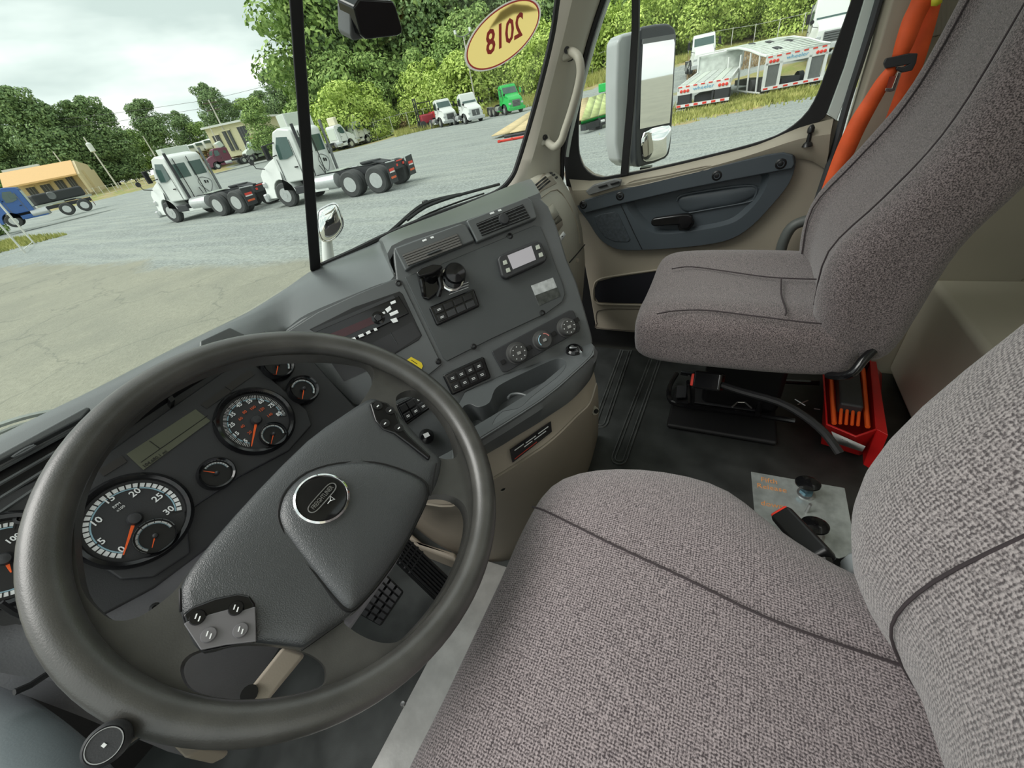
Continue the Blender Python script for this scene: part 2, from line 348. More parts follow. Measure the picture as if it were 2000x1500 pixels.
def crownmesh(name, kind, rx, h, z0, blobs, nq, ls, conic=0, seed=1):
    r = random.Random(seed); vs = []; fs = []; C = []
    for i in range(blobs):
        t = r.random()**.9*.9; z = z0+(h-z0)*t; w = rx*(1-t*conic)*(math.sin(math.pi*min(1, .18+t*.8))**.6 if not conic else 1)
        a = r.random()*6.283; d = w*r.random()**.5*.75; C.append((math.cos(a)*d, math.sin(a)*d, z, max(w, rx*.4)*r.uniform(.40, .62)))
    for i in range(nq):
        c = C[r.randrange(blobs)]; u = V((r.gauss(0, 1), r.gauss(0, 1), r.gauss(0, 1))).normalized(); p = V(c[:3])+V((u.x*c[3], u.y*c[3], u.z*c[3]*.7))*r.uniform(.75, 1.05)
        nn = (u+V((r.uniform(-.7, .7), r.uniform(-.7, .7), r.uniform(-.2, .9)))).normalized(); a = nn.orthogonal().normalized(); b2 = nn.cross(a); s = ls*r.uniform(.5, 1.3); k = len(vs); ang = r.random()*6.28
        a, b2 = a*math.cos(ang)+b2*math.sin(ang), b2*math.cos(ang)-a*math.sin(ang)
        vs += [p-a*s, p-b2*s*.55, p+a*s, p+b2*s*.55]; fs.append((k, k+1, k+2, k+3))
    me = bpy.data.meshes.new(name); me.from_pydata([tuple(v) for v in vs], [], fs); me.materials.append(LEAF[kind]); return me
CR = {'dark': [crownmesh('crown', 'dark', 6, 26, 3, 60, 15000, .36, 0, s) for s in (1, 2)], 'pine': [crownmesh('crown', 'dark', 5, 26, 5, 70, 12000, .32, .75, 5)],
      'mid': [crownmesh('crown', 'mid', 5, 15, 1, 40, 10000, .30, 0, s) for s in (3, 4)], 'light': [crownmesh('crown', 'light', 3.2, 6.5, .2, 30, 7000, .20, 0, s) for s in (6, 7)],
      'dry': [crownmesh('crown', 'dry', 2.2, 2.2, .0, 14, 1500, .2, 0, 9)]}
tm = {}
def tree(kind, x, y, s, label, group, zb=None, cat='tree', name=None):
    z = (gz(x, y) if zb is None else zb); o = T(name or {'dark': 'forest_tree', 'pine': 'pine_tree', 'mid': 'leafy_tree', 'light': 'bush', 'dry': 'dry_bush'}[kind], label, cat, (x, y, z-.1), group)
    o.rotation_euler = (0, 0, rnd.random()*6.28); o.scale = (s, s, s*rnd.uniform(.92, 1.08))
    c = bpy.data.objects.new('crown', rnd.choice(CR[kind])); COL.objects.link(c); c.parent = o
    if kind not in ('light', 'dry'):
        if kind not in tm:
            k = mk('trunk', [], [], BARK); bpy.data.objects.remove(k)
            k = lathe('trunk', (0, 0, 0), (0, 0, 1), [(.45, 0), (.32, 3), (.25, 9 if kind == 'mid' else 18)], BARK, seg=8); tm[kind] = k.data; bpy.data.objects.remove(k)
        c = bpy.data.objects.new('trunk', tm[kind]); COL.objects.link(c); c.parent = o
def pol(az_, d): a = math.radians(az_); return math.sin(a)*d, math.cos(a)*d
G1 = 'tall trees of the forest'
def zone(a):
    for lim, s in ((48, 'beside the pale building'), (53, 'behind the row of three white trucks'), (57.5, 'behind the red forklift'), (62, 'behind the white trucks that face us'), (68, 'behind the green truck'), (78, 'around the right windshield pillar'), (84, 'behind the side mirror'), (89, 'behind the flat trailer')):
        if a < lim: return s
    return 'behind the curved-deck trailer'
for k in range(46):                          # the wood from the left of the centre strip to the far right
    az_ = 44+k*1.5+rnd.uniform(-.6, .6); d = (104 if k % 2 else 92)+rnd.uniform(-4, 4); s = 1.0 if az_ > 47 else .92
    tree('dark' if k % 4 else 'mid', *pol(az_, d), (s if k % 4 else 1.5)*rnd.uniform(.92, 1.12), 'tall dark forest tree rising '+zone(az_), G1+' '+zone(az_))
for k in range(22):
    az_ = 46+k*2.9+rnd.uniform(-1, 1); tree('mid', *pol(az_, 84+rnd.uniform(-2, 3)), rnd.uniform(.6, .95), 'mid green tree at the forest edge '+zone(az_), 'mid green trees '+zone(az_))
for k in range(50):
    az_ = 45+k*1.12+rnd.uniform(-.4, .4); d = rnd.uniform(73, 81) + (4 if az_ > 90 else 0)
    if 50 < az_ < 53: continue
    tree('light', *pol(az_, d), rnd.uniform(.7, 1.35), 'bright yellow-green bush '+zone(az_), 'bright bushes '+zone(az_), cat='bush')
for k in range(18):
    az_ = 15+k*1.75+rnd.uniform(-.5, .5); tree('dark' if k % 3 else 'mid', *pol(az_, 150+rnd.uniform(-8, 12)), (.62 if k % 3 else .9)*rnd.uniform(.85, 1.15), 'distant green tree in the line behind the far buildings', 'distant trees behind the far buildings')
for (px, py, d, s, kd) in ((150, 395, 140, .92, 'pine'), (118, 402, 143, .72, 'pine'), (180, 395, 138, .85, 'dark'), (215, 385, 142, .78, 'dark'), (245, 375, 140, .8, 'pine'), (275, 365, 141, .75, 'dark'), (90, 405, 144, .6, 'dark'), (60, 410, 141, .6, 'dark'), (30, 415, 141, .62, 'mid'), (0, 420, 140, .7, 'mid'), (-40, 420, 140, .7, 'dark')):
    p = atd(px, py, d); tree(kd, p.x, p.y, s, 'green tree standing behind the orange-roofed building', 'trees behind the orange-roofed building', zb=p.z)
p = atd(15, 400, 60); tree('mid', p.x-2, p.y+4, .42, 'low leafy tree behind the blue truck at the left edge', None, zb=-1.3)
for (px, d, s) in ((524, 92, .55), (620, 80, .5)):
    p = atd(px, 290, d); tree('mid', p.x, p.y, s, 'leafy tree beside the pale building at the forest end', 'leafy trees beside the pale building', zb=-.3)
for (px, py, d) in ((348, 300, 125), (372, 297, 126), (395, 292, 128), (330, 305, 126), (478, 268, 128), (455, 265, 130)):
    p = atd(px, py, d); tree('dry', p.x, p.y, 1.8, 'brown dry scrub patch in front of the distant trees', 'dry scrub patches', zb=p.z-3.5, cat='bush')
for (px, py, d) in ((748, 258, 82), (770, 252, 81), (790, 248, 80)):
    p = atd(px, py, d); tree('dry', p.x, p.y, 1.1, 'dry brown weeds on the grassy bank', 'dry weeds on the bank', cat='bush', name='weed_clump')

# ------------------------------------------------------------------ trucks
TIRE = mat('tyre_rubber', (.055, .058, .058), .8, var=.15, vs=5); RIM = mat('polished_rim', (.60, .62, .62), .3, .6); FRAMEM = mat('frame_black', (.035, .038, .042), .6)
TGL = mat('truck_window_glass', (.06, .11, .10), .08, spec=.8); FLAPR = mat('reflector_red', (.75, .06, .04), .4); FLAPW = mat('reflector_white', (.8, .8, .8), .4)
GREENP = mat('green_paint', (.03, .48, .10), .25); BLUEP = mat('blue_paint', (.04, .12, .36), .25); MARP = mat('maroon_paint', (.16, .04, .07), .3); REDT = mat('red_paint', (.42, .05, .07), .3); CREAM = mat('cream_paint', (.74, .70, .52), .4); GREYP = mat('pale_grey_green_paint', (.60, .66, .58), .4, var=.03)
GRIL = mat('grille_grey', (.18, .19, .19), .4, .4)
TIRE_ME = {}
def wheel(parent, x, y, side, r=.51, w=.28, dish=.07):
    key = (side, w, dish)
    if key not in TIRE_ME:
        s = side
        a = lathe('tire', (0, 0, 0), (s, 0, 0), [(r*.56, w/2), (r*.60, w/2+.0), (r*.9, w/2), (r, w/2-.05), (r, -w/2+.05), (r*.9, -w/2), (r*.5, -w/2)], TIRE, seg=26)
        b2 = lathe('rim', (0, 0, 0), (s, 0, 0), [(r*.57, w/2+.005), (r*.52, w/2-.01), (r*.46, w/2-dish), (r*.22, w/2-dish+.0), (r*.2, w/2-dish+.05), (r*.15, w/2-dish*.5+.03), (.02, w/2-dish*.5+.04)], RIM, seg=22)
        c2 = lathe('wheel_disc', (0, 0, 0), (s, 0, 0), [(r*.455, w/2-dish-.012), (r*.455, w/2-dish+.004), (r*.36, w/2-dish+.008), (r*.2, w/2-dish+.03)], GRIL, seg=20)
        TIRE_ME[key] = (a.data, b2.data, c2.data); bpy.data.objects.remove(a); bpy.data.objects.remove(b2); bpy.data.objects.remove(c2)
    o = bpy.data.objects.new('tire', TIRE_ME[key][0]); COL.objects.link(o); o.parent = parent; o.location = (x, y, r)
    q = bpy.data.objects.new('rim', TIRE_ME[key][1]); COL.objects.link(q); q.parent = o
    q = bpy.data.objects.new('wheel_disc', TIRE_ME[key][2]); COL.objects.link(q); q.parent = o
def sec(name, prof, w0, w1, m, parent, x0=0, taper=None, **k):    # profile (y,z) across the width, optional narrowing by y
    f = taper or (lambda y, z: 1); n = len(prof)
    vs = [(x0+w0*f(y, z), y, z) for y, z in prof]+[(x0+w1*f(y, z), y, z) for y, z in prof]
    return mk(name, vs, [tuple(range(n)), tuple(range(2*n-1, n-1, -1))]+[(i, (i+1) % n, n+(i+1) % n, n+i) for i in range(n)], m, parent, **k)
def truck(label, paint, loc, heading, sleeper=0, group=None, roof=None, cat='truck', dish=True, flatbed=0, stack=True, lift=0, rear=True, hitem=None):
    o = T('semi_truck', label, cat, (0, 0, 0), group); P = paint
    yb = -1.5-sleeper
    # cab: straight sides, raked screen, rounded roof
    prof = [(yb, .95), (yb, 2.72), (yb+.1, 2.84), (-.85, 2.95+lift), (-.55, 2.86+lift), (-.08, 2.0), (-.02, .95)]
    nar = lambda y, z: 1-.10*max(0, (z-1.9)/1.05)
    cab = sec('cab', prof, -1.05, 1.05, P, o, taper=nar, bevel=.07, seg=3)
    hprof = [(-.1, .75), (-.1, 2.02), (.4, 1.86), (.95, 1.62), (1.15, 1.42), (1.25, .62), (1.22, .42), (.66, .42)]+[(.62*math.cos(math.radians(a)), .52+.62*math.sin(math.radians(a))) for a in range(10, 171, 20)]+[(-.68, .55), (-.68, .75)]
    tp = lambda y, z: (1-.22*max(0, y+.2)/1.4) * (1-.35*max(0, (z-1.2)/.9))
    sec('hood', hprof, -1.18, 1.18, P, o, taper=tp, bevel=.05, seg=2, smooth=True)
    for s in (-1, 1):
        g = sec('door_window', [(-1.2, 1.95), (-1.2, 2.6), (-.68, 2.66), (-.45, 2.3), (-.42, 1.86), (-.8, 1.84)], s*1.0, s*1.03, TGL, o, taper=lambda y, z: 1-.09*max(0, (z-1.9)/1.05)+.018)
        box('door_handle', (s*1.06, -1.12, 1.5), (.04, .16, .05), BLK, o)
        box('door_seam', (s*1.052, -1.3, 1.75), (.012, .03, 1.5), GRIL, o); box('door_seam', (s*1.052, -.28, 1.45), (.012, .03, .9), GRIL, o)
        # mirror on two arms
        tube('mirror_arm', [(s*1.0, -.35, 2.05), (s*1.32, -.22, 2.0), (s*1.34, -.2, 2.45), (s*.98, -.45, 2.5)], .025, BLK, o, seg=6)
        box('mirror', (s*1.36, -.2, 2.2), (.22, .12, .55), BLK if P is WPNT else P, o, bevel=.03)
        tube('hood_mirror_arm', [(s*.85, .75, 1.62), (s*1.2, .85, 1.72), (s*1.28, .85, 1.95)], .02, BLK, o, seg=6)
        lathe('hood_mirror', (s*1.28, .86, 1.98), (0, -1, 0), [(.12, -.03), (.12, .02), (.03, .03)], BLK, o, seg=12)
        box('step', (s*1.05, -1.0, .62), (.25, .8, .3), P if sleeper else FRAMEM, o, bevel=.04)
        lathe('fuel_tank', (s*.92, -2.25 if not sleeper else -1.9, .72), (0, 1, 0), [(.05, -.55), (.29, -.55), (.3, -.5), (.3, .5), (.29, .55), (.05, .55)], RIM, o, seg=18)
        box('side_skirt', (s*1.12, -1.55, .5), (.05, 2.0-.4, .14), P, o, bevel=.02)
        box('headlight', (s*.78, 1.12, 1.02), (.32, .2, .22), MIRG if False else RIM, o, bevel=.05)
    sec('windscreen', [(-.53, 2.74), (-.12, 2.06), (-.09, 2.07), (-.50, 2.76)], -.86, .86, TGL, o)
    box('grille', (0, 1.235, 1.02), (1.0, .06, .62), GRIL, o, bevel=.03)
    for i in range(4): box('grille_bar', (0, 1.27, .82+i*.13), (.92, .03, .03), BLK, o)
    box('bumper', (0, 1.22, .5), (2.2, .2, .34), P if P is not WPNT else RIM, o, bevel=.06)
    if not sleeper:
        for x in (-.46, .46):
            box('rear_window', (x, yb-.005, 2.2), (.72, .03, .62), TGL, o, bevel=.01)
        for x in (-.62, .12): tube('grab_rail', [(x, yb-.06, 1.0), (x, yb-.09, 1.3), (x, yb-.06, 2.75)], .02, BLK, o, seg=6)
        tube('badge_outline', smoothloop([(.05, yb-.02, 1.55), (.3, yb-.02, 1.75), (.72, yb-.02, 1.6), (.75, yb-.02, 1.35), (.45, yb-.02, 1.05), (.25, yb-.02, 1.2)], 3), .012, GRIL, o, seg=5, closed=True)
        box('gauge_box', (.42, yb-.03, 1.52), (.06, .04, .13), BLK, o); box('gauge_box', (.56, yb-.03, 1.5), (.05, .04, .12), BLK, o)
        tube('air_hose', [(-.1, yb-.05, 1.35), (-.25, yb-.35, .95), (-.2, yb-.7, 1.0)], .02, BLK, o, seg=5)
    else:
        for s in (-1, 1): box('bunk_window', (s*1.04, yb+.6, 2.25), (.02, .45, .35), TGL, o)
        box('back_panel', (0, yb-.02, 1.9), (1.7, .04, 1.3), GREYP, o, bevel=.02)
    if stack:
        for x in ((-.85, .85) if not sleeper else (.85,)):
            tube('exhaust_stack', [(x*1.12, yb-.16, .9), (x*1.12, yb-.16, 3.0)], .065, GRIL if x > 0 else FRAMEM, o, seg=10)
    if roof:
        box('roof_deflector', (0, yb+.65, 3.3), (1.7, .9, .85), roof, o, U=(1, 0, 0), Vv=(0, .95, -.3), bevel=.12)
    # chassis
    yr = -3.5-sleeper*.75
    for s in (-1, 1): box('frame_rail', (s*.42, (yr-2.0+0.9)/2, .88), (.09, abs(yr-2.0)+.9, .26), FRAMEM, o)
    box('crossmember', (0, yr-1.9, .85), (.84, .1, .28), FRAMEM, o)
    if not flatbed:
        lathe('fifth_wheel', (0, yr-.6, 1.13), (0, 0, 1), [(.4, -.06), (.46, 0), (.46, .05), (.1, .06)], FRAMEM, o, seg=20)
        box('fifth_wheel_ramp', (0, yr-1.15, 1.08), (.7, .5, .06), FRAMEM, o, U=(1, 0, 0), Vv=(0, 1, .25))
        box('deck_plate', (0, yr+1.1, 1.05), (.9, .8, .03), GREYP, o)
    for s in (-1, 1):
        wheel(o, s*1.02, 0, s, .51, .29, .03)
        for yy in (yr, yr-1.3):
            wheel(o, s*1.06, yy, s, .51, .28, .16); wheel(o, s*.72, yy, s, .51, .28, .16)
        box('mud_flap', (s*.92, yr-2.0, .68), (.62, .025, .78), FRAMEM, o)
        for k in (0, 1): box('flap_reflector', (s*.92, yr-2.02, .78-.28*k), (.42, .012, .10-.02*k), FLAPR if k == 0 else ORGP, o)
        box('flap_reflector', (s*.92, yr-2.02, .70), (.42, .012, .05), FLAPW, o)
        tube('flap_hanger', [(s*.45, yr-2.0, 1.05), (s*1.22, yr-2.0, 1.08)], .025, RIM, o, seg=6)
        box('tail_light', (s*.3, yr-1.98, .86), (.14, .04, .09), FLAPR, o, bevel=.01)
    box('rear_light_bar', (0, yr-1.99, 1.0), (.5, .03, .04), FLAPR, o)
    if hitem == 'emblem':
        sec('emblem', [(1.27, .8), (1.30, .8), (1.30, 1.22), (1.27, 1.22)], -.03, .03, RIM, o)
    o.location = loc; o.rotation_euler = (0, 0, heading); ORGN[o.name] = V(loc)
    return o
rad = math.radians
t2 = truck('nearer white day cab truck, half behind the black centre strip of the windshield', WPNT, (14.15, 18.35, -1.25), rad(12), roof=None)
t1 = copy_tree(t2); t1.location = (13.05, 26.3, -1.25); t1.rotation_euler = (0, 0, rad(9)); t1['label'] = 'white day cab semi truck farther back, left of the nearer white day cab'
def gp(px, py, d): p = atd(px, py, d); return (p.x, p.y, p.z)
def face(px, py, d, turn=0):                # heading that looks back at our cab, turned a little
    p = atd(px, py, d); return math.atan2(p.x, -p.y)*-1 + math.pi + turn if False else math.atan2(p.x, -p.y)+turn
truck('white conventional truck facing us beside the red forklift', WPNT, gp(877, 246, 62), face(877, 246, 62, rad(22)), group=None, stack=False, cat='truck')
truck('white truck with a diagonal bar on its grille, next to the green truck', WPNT, gp(925, 240, 58), face(925, 240, 58, rad(24)), lift=.12, stack=False, hitem='emblem')
gt = truck('bright green truck facing us at the right end of the row', GREENP, gp(1003, 222, 58), face(1003, 222, 58, rad(24)), stack=False)
w1 = truck('white truck seen from its rear quarter, rightmost of the row of three', WPNT, gp(752, 268, 76), rad(-98), sleeper=.3, stack=False)
w2 = copy_tree(w1); w2.location = gp(712, 281, 73); w2['label'] = 'white truck with a cream roof fairing, middle of the row of three'
w3 = copy_tree(w1); w3.location = gp(680, 290, 69); w3['label'] = 'white truck with a cream roof fairing, leftmost of the row of three'
for w_ in (w2, w3): box('roof_fairing', (0, -1.0, 3.35), (1.6, .5, .9), CREAM, w_, bevel=.1)
bt = truck('blue semi truck with a dark load, parked at the left edge', BLUEP, gp(40, 442, 58), rad(70), sleeper=.2, stack=False)
truck('maroon sleeper truck parked behind the two white day cabs', MARP, gp(425, 331, 92), rad(75), sleeper=1.2, roof=GREYP)
truck('white sleeper truck with a red roof fairing in front of the pale building', GREYP, gp(497, 314, 95), rad(80), sleeper=1.0, roof=REDT)
truck('white truck cab looking over the far end of the nearer flat trailer', WPNT, (53, 4.2, .0), rad(100), stack=False)
truck('large white truck on the bank behind the curved-deck trailer', WPNT, (43, -4.6, -.2), rad(96), lift=.3, stack=True)
bw = T('black_load', 'black machinery load lying on the blue truck at left', 'machinery', (22, 67.5, -.3))
box('load_body', (21.3, 68.3, .9), (5.5, 1.4, 1.0), FRAMEM, bw, U=(.94, .34, 0), Vv=(-.34, .94, 0), bevel=.2)
lathe('load_wheel', (20.6, 67.2, 1.0), (-.34, -.94, 0), [(.1, .1), (.35, .12), (.4, 0), (.1, -.05)], GRIL, bw, seg=16)
box('load_deck', (21.3, 68.2, .3), (6.2, 1.6, .2), RIM, bw, U=(.94, .34, 0), Vv=(-.34, .94, 0))
# box trailers behind the two day cabs
for (px, py, d, w, h, hd, lb) in ((392, 388, 46, 1.9, 2.35, -8, 'pale green box body standing behind the farther white day cab'), (628, 364, 36, 1.8, 2.65, -14, 'pale green box body standing behind the nearer white day cab')):
    p = atd(px, py, d); b_ = T('box_body', lb, 'trailer', (p.x, p.y, -1.25))
    U = V((math.cos(rad(hd)), math.sin(rad(hd)), 0)); Vv = V((-U.y, U.x, 0)); c = V((p.x, p.y, 0))
    hh = (h+.95)
    box('box_shell', c+V((0, 0, -.35+hh/2)), (w, 1.2, hh-.9), GREYP, b_, U=U, Vv=Vv, bevel=.04)
    for s in (-1, 1): box('box_wall_rail', c+U*(s*w/2)-Vv*.6+V((0, 0, -.35+hh/2)), (.09, .09, hh-.88), WPNT, b_, U=U, Vv=Vv)
    box('box_chassis', c+V((0, 0, -.55)), (1.0, 1.6, .3), FRAMEM, b_, U=U, Vv=Vv)
    for s in (-1, 1): lathe('box_wheel', c+U*s*1.0+Vv*0+V((0, 0, -.75)), U*s, [(.2, .14), (.5, .14), (.5, -.14), (.2, -.14)], TIRE, b_, seg=18)

# forklift
fp = V(gp(822, 252, 66)); fk = T('forklift', 'red forklift with a tall grey mast parked beside the grassy bank', 'forklift', fp)
fu = V((.75, -.55, 0)).normalized(); fv = V((-fu.y, fu.x, 0))
box('body', fp+V((0, 0, 1.0))+fu*1.2, (2.0, 1.4, 1.1), REDT, fk, U=fu, Vv=fv, bevel=.2)
box('counterweight', fp+V((0, 0, 1.1))+fu*2.1, (.7, 1.4, 1.2), mat('bright_red', (.70, .05, .05), .3), fk, U=fu, Vv=fv, bevel=.2)
for s in (-1, 1):
    box('mast_rail', fp+fv*s*.45+V((0, 0, 1.8)), (.15, .12, 3.3), FRAMEM, fk, U=fu, Vv=fv)
    box('fork', fp+fv*s*.4-fu*.7+V((0, 0, .3)), (1.3, .14, .06), FRAMEM, fk, U=fu, Vv=fv)
    box('cage_post', fp+fv*s*.55+fu*1.9+V((0, 0, 2.1)), (.08, .08, 1.5), FRAMEM, fk, U=fu, Vv=fv)
    for q in (.3, 1.9): lathe('wheel', fp+fv*s*.65+fu*q+V((0, 0, .42)), fv*s, [(.12, .15), (.42, .15), (.42, -.12), (.1, -.12)], TIRE, fk, seg=16)
box('cage_roof', fp+fu*1.1+V((0, 0, 2.85)), (1.8, 1.3, .07), FRAMEM, fk, U=fu, Vv=fv)
for z in (.9, 3.3): box('mast_crossbar', fp+V((0, 0, z)), (.12, .95, .12), FRAMEM, fk, U=fu, Vv=fv)
lathe('steering_column', fp+fu*.8+V((0, 0, 1.9)), (0, 0, 1), [(.05, -.4), (.05, 0), (.2, .02), (.2, .05)], BLK, fk, seg=12)

# ------------------------------------------------------------------ trailers behind the passenger window
DECK = mat('trailer_deck', (.50, .54, .50), .5, var=.2, vs=3); TRW = mat('trailer_white', (.74, .76, .74), .4, var=.03); SCRIPT = mat('blue_script', (.10, .38, .60), .5)
def trailer(label, A, B, ztop, zbot, length, kind):
    A = V(A); B = V(B); U = (B-A).normalized(); F_ = V((0, 0, 1)).cross(U)*-1
    if F_.x < 0: F_ = -F_
    w = (B-A).length; o = T('flat_trailer' if kind == 'flat' else 'curved_deck_trailer', label, 'trailer', (A.x, A.y, -1.25))
    Z = V((0, 0, 1)); P = lambda u, f, z: A+U*u+F_*f+Z*(z-A.z)
    if kind == 'flat':
        sill = [P(0, 0, ztop-.42), P(w, 0, ztop-.42), P(w, 0, ztop), P(0, 0, ztop)]
        prism('rear_sill', sill, F_*.12, TRW, o, bevel=.015)
        npl = 6
        for i in range(npl):
            prism('deck_plank', [P(w*i/npl+.02, .1, ztop-.02), P(w*(i+1)/npl-.02, .1, ztop-.02), P(w*(i+1)/npl-.02, 8, ztop+.25), P(w*i/npl+.02, 8, ztop+.25)], Z*.04, DECK if i not in (1, 4) else GREYP, o)
        for u in (0, w-.08):
            prism('side_rail', [P(u, 0, ztop), P(u+.08, 0, ztop), P(u+.08, 8, ztop+.36), P(u, 8, ztop+.36)], Z*-.22, TRW, o)
        prism('headboard', [P(0, 8, ztop+.2), P(w, 8, ztop+.2), P(w, 8.2, ztop+1.25), P(0, 8.2, ztop+1.25)], F_*.08, DECK, o)
        for a, b2 in (((0, 8, ztop+1.2), (w, 8, ztop+1.2)), ((0, 8, ztop+.2), (0, 8.1, ztop+1.25)), ((w, 8, ztop+.2), (w, 8.1, ztop+1.25))): tube('headboard_frame', [P(*a), P(*b2)], .05, TRW, o, seg=6)
        bar = zbot+.25
        prism('bumper_bar', [P(0, -.03, bar), P(w, -.03, bar), P(w, -.03, bar+.14), P(0, -.03, bar+.14)], F_*.1, FLAPW, o)
        for i in range(6): prism('reflector', [P(w*(i+.05)/6, -.04, bar+.02), P(w*(i+.52)/6, -.04, bar+.02), P(w*(i+.52)/6, -.04, bar+.12), P(w*(i+.05)/6, -.04, bar+.12)], F_*.02, FLAPR, o)
        for u in (.05, w-.75): prism('dark_panel', [P(u, .0, bar+.12), P(u+.7, .0, bar+.12), P(u+.7, .0, ztop-.42), P(u, .0, ztop-.42)], F_*.08, FRAMEM, o)
        for u in (.75, w-.85): box('bumper_post', P(u, .05, (bar+ztop-.4)/2), (.1, .1, ztop-.4-bar), FRAMEM, o, U=U, Vv=F_)
    else:
        rows = []
        for f, z in ((0, 0), (1, .12), (2.5, .38), (4.5, .62), (7, .72), (9.5, .74)): rows.append([P(-.0, f, ztop+z), P(w, f, ztop+z)])
        loft('deck', rows, DECK, o, solid=.08)
        for i in range(1, 12):
            u = w*i/12; loft('deck_rib', [[P(u-.02, f, ztop+z+.06), P(u+.02, f, ztop+z+.06)] for f, z in ((0, 0), (1, .12), (2.5, .38), (4.5, .62), (7, .72), (9.5, .74))], GREYP, o, solid=.03)
        for (u, f, z) in ((.35*w, 1.6, .24), (.5*w, 4.0, .58), (.3*w, 5.0, .66), (.72*w, 3, .46)): box('deck_pocket', P(u, f, ztop+z+.06), (.28, .7, .03), FRAMEM, o, U=U, Vv=F_+Z*.15)
        for u in (0, w): tube('deck_edge', [P(u, f, ztop+z+.02) for f, z in ((0, 0), (1, .12), (2.5, .38), (4.5, .62), (7, .72), (9.5, .74))], .06, TRW, o, seg=6)
        prism('rear_sill', [P(0, 0, ztop-.4), P(w, 0, ztop-.4), P(w, 0, ztop), P(0, 0, ztop)], F_*.12, TRW, o, bevel=.015)
        bar = zbot+.35
        for u in (0, .72, w-.9, w-.12): box('rear_post', P(u+.06, .06, (bar+ztop-.3)/2), (.14, .12, ztop-.3-bar), TRW, o, U=U, Vv=F_)
        for u in (.12, w-.8): prism('dark_panel', [P(u, .05, bar+.1), P(u+.62, .05, bar+.1), P(u+.62, .05, ztop-.4), P(u, .05, ztop-.4)], F_*.04, GRIL, o)
        prism('bumper_bar', [P(0, -.03, bar-.06), P(w, -.03, bar-.06), P(w, -.03, bar+.1), P(0, -.03, bar+.1)], F_*.1, FLAPW, o)
        for i in range(6): prism('reflector', [P(w*(i+.1)/6, -.04, bar-.02), P(w*(i+.55)/6, -.04, bar-.02), P(w*(i+.55)/6, -.04, bar+.06), P(w*(i+.1)/6, -.04, bar+.06)], F_*.02, FLAPR, o)
        sec2 = [P(.0, .8, zbot+.1), P(.0, 6, zbot+.3), P(.0, 6, ztop+.5), P(.0, .8, ztop)]
        for fy in (.8, 2.2, 3.8, 6): tube('side_brace', [P(0, fy, zbot+.2), P(0, fy+.2, ztop+.3)], .05, TRW, o, seg=6)
        tube('side_brace', [P(0, .2, zbot+.2), P(0, 6, zbot+.35)], .05, TRW, o, seg=6)
    for i in range(7): prism('reflector', [P(w*(i+.15)/7, -.015, ztop-.07), P(w*(i+.65)/7, -.015, ztop-.07), P(w*(i+.65)/7, -.015, ztop-.01), P(w*(i+.15)/7, -.015, ztop-.01)], F_*.02, FLAPR, o)
    for u0 in (.14, w-.62):
        for i in range(3): lathe('tail_light', P(u0+.08+i*.17, -.01, ztop-.24), -F_, [(.075, -.01), (.075, .02), (.03, .035)], FLAPR, o, seg=12)
    for u in (.25, w-.25):
        for f in (.9, 2.2): lathe('wheel', P(u, f, zbot+.4), U*(1 if u > 1 else -1), [(.15, .1), (.4, .13), (.4, -.13), (.15, -.13)], TIRE, o, seg=18)
        box('mud_flap', P(u, .2, zbot+.3), (.5, .03, .45), FRAMEM, o, U=U, Vv=F_)
        box('flap_trim', P(u, .17, zbot+.12), (.5, .03, .06), FLAPW, o, U=U, Vv=F_)
    for f in (0,): box('chassis_beam', P(w/2, 4, zbot+.55), (.9, 7.5, .3), FRAMEM, o, U=U, Vv=F_)
    text('lettering', 'wheeler', P(w/2, -.02, ztop-.2), U, Z, .24, SCRIPT, o, w=1.35)
    return o
trailer('white flat trailer with red tail lights and striped bumper, seen beside the mirror', (29.1, 3.5, 0), (29.0, .8, 0), .0, -1.25, 9, 'flat')
trailer('white curved-deck trailer with blue lettering, at the right end of the window', (30.6, -.75, 0), (31.6, -3.6, 0), .55, -1.25, 10, 'curve')
# plywood-decked low trailer and green one seen past the pillar
lt = T('plywood_trailer', 'low trailer with a plywood-coloured tilted deck, half hidden by the windshield pillar', 'trailer', (31, 14, -1.25))
PLY = mat('plywood', (.62, .50, .28), .7, var=.15, vs=1.5)
q = [onz(960, 266, -.95), onz(1150, 232, -.95)]; far = [onz(1150, 190, -.2), onz(1040, 215, -.2)]
for i in range(5):
    a0 = q[0].lerp(q[1], i/5); a1 = q[0].lerp(q[1], (i+.97)/5); b0 = (q[0]+(far[1]-q[0])*.9).lerp(far[0], i/5); b1 = (q[0]+(far[1]-q[0])*.9).lerp(far[0], (i+.97)/5)
    mk('deck_plank', [a0, a1, b1, b0], [(0, 1, 2, 3)], PLY, lt, solid=.06)
tube('bumper_bar', [onz(972, 277, -1.1), onz(1030, 266, -1.1)], .08, FLAPR, lt, seg=6)
for px in (975, 1000): lathe('tail_light', onz(px, 276-(px-975)*.2, -1.08), (-1, -.5, 0), [(.09, 0), (.09, .12), (.02, .14)], FLAPR, lt, seg=10)
tube('frame_beam', [onz(985, 268, -1.1), onz(1060, 254, -1.1)], .12, FRAMEM, lt, seg=6)
g2 = T('painted_flatbed', 'low trailer with a green and tan painted deck, seen left of the mirror', 'trailer', (30, 10, -1.25))
GD = mat('green_tan_deck', (.45, .52, .22), .6, var=.35, vs=1.2)
a, b_, c, d = onz(1135, 236, -.55), onz(1215, 212, -.55), onz(1215, 172, .25), onz(1150, 192, .25)
for i in range(5):
    mk('deck_plank', [a.lerp(b_, i/5), a.lerp(b_, (i+.97)/5), d.lerp(c, (i+.97)/5), d.lerp(c, i/5)], [(0, 1, 2, 3)], GD, g2, solid=.08)
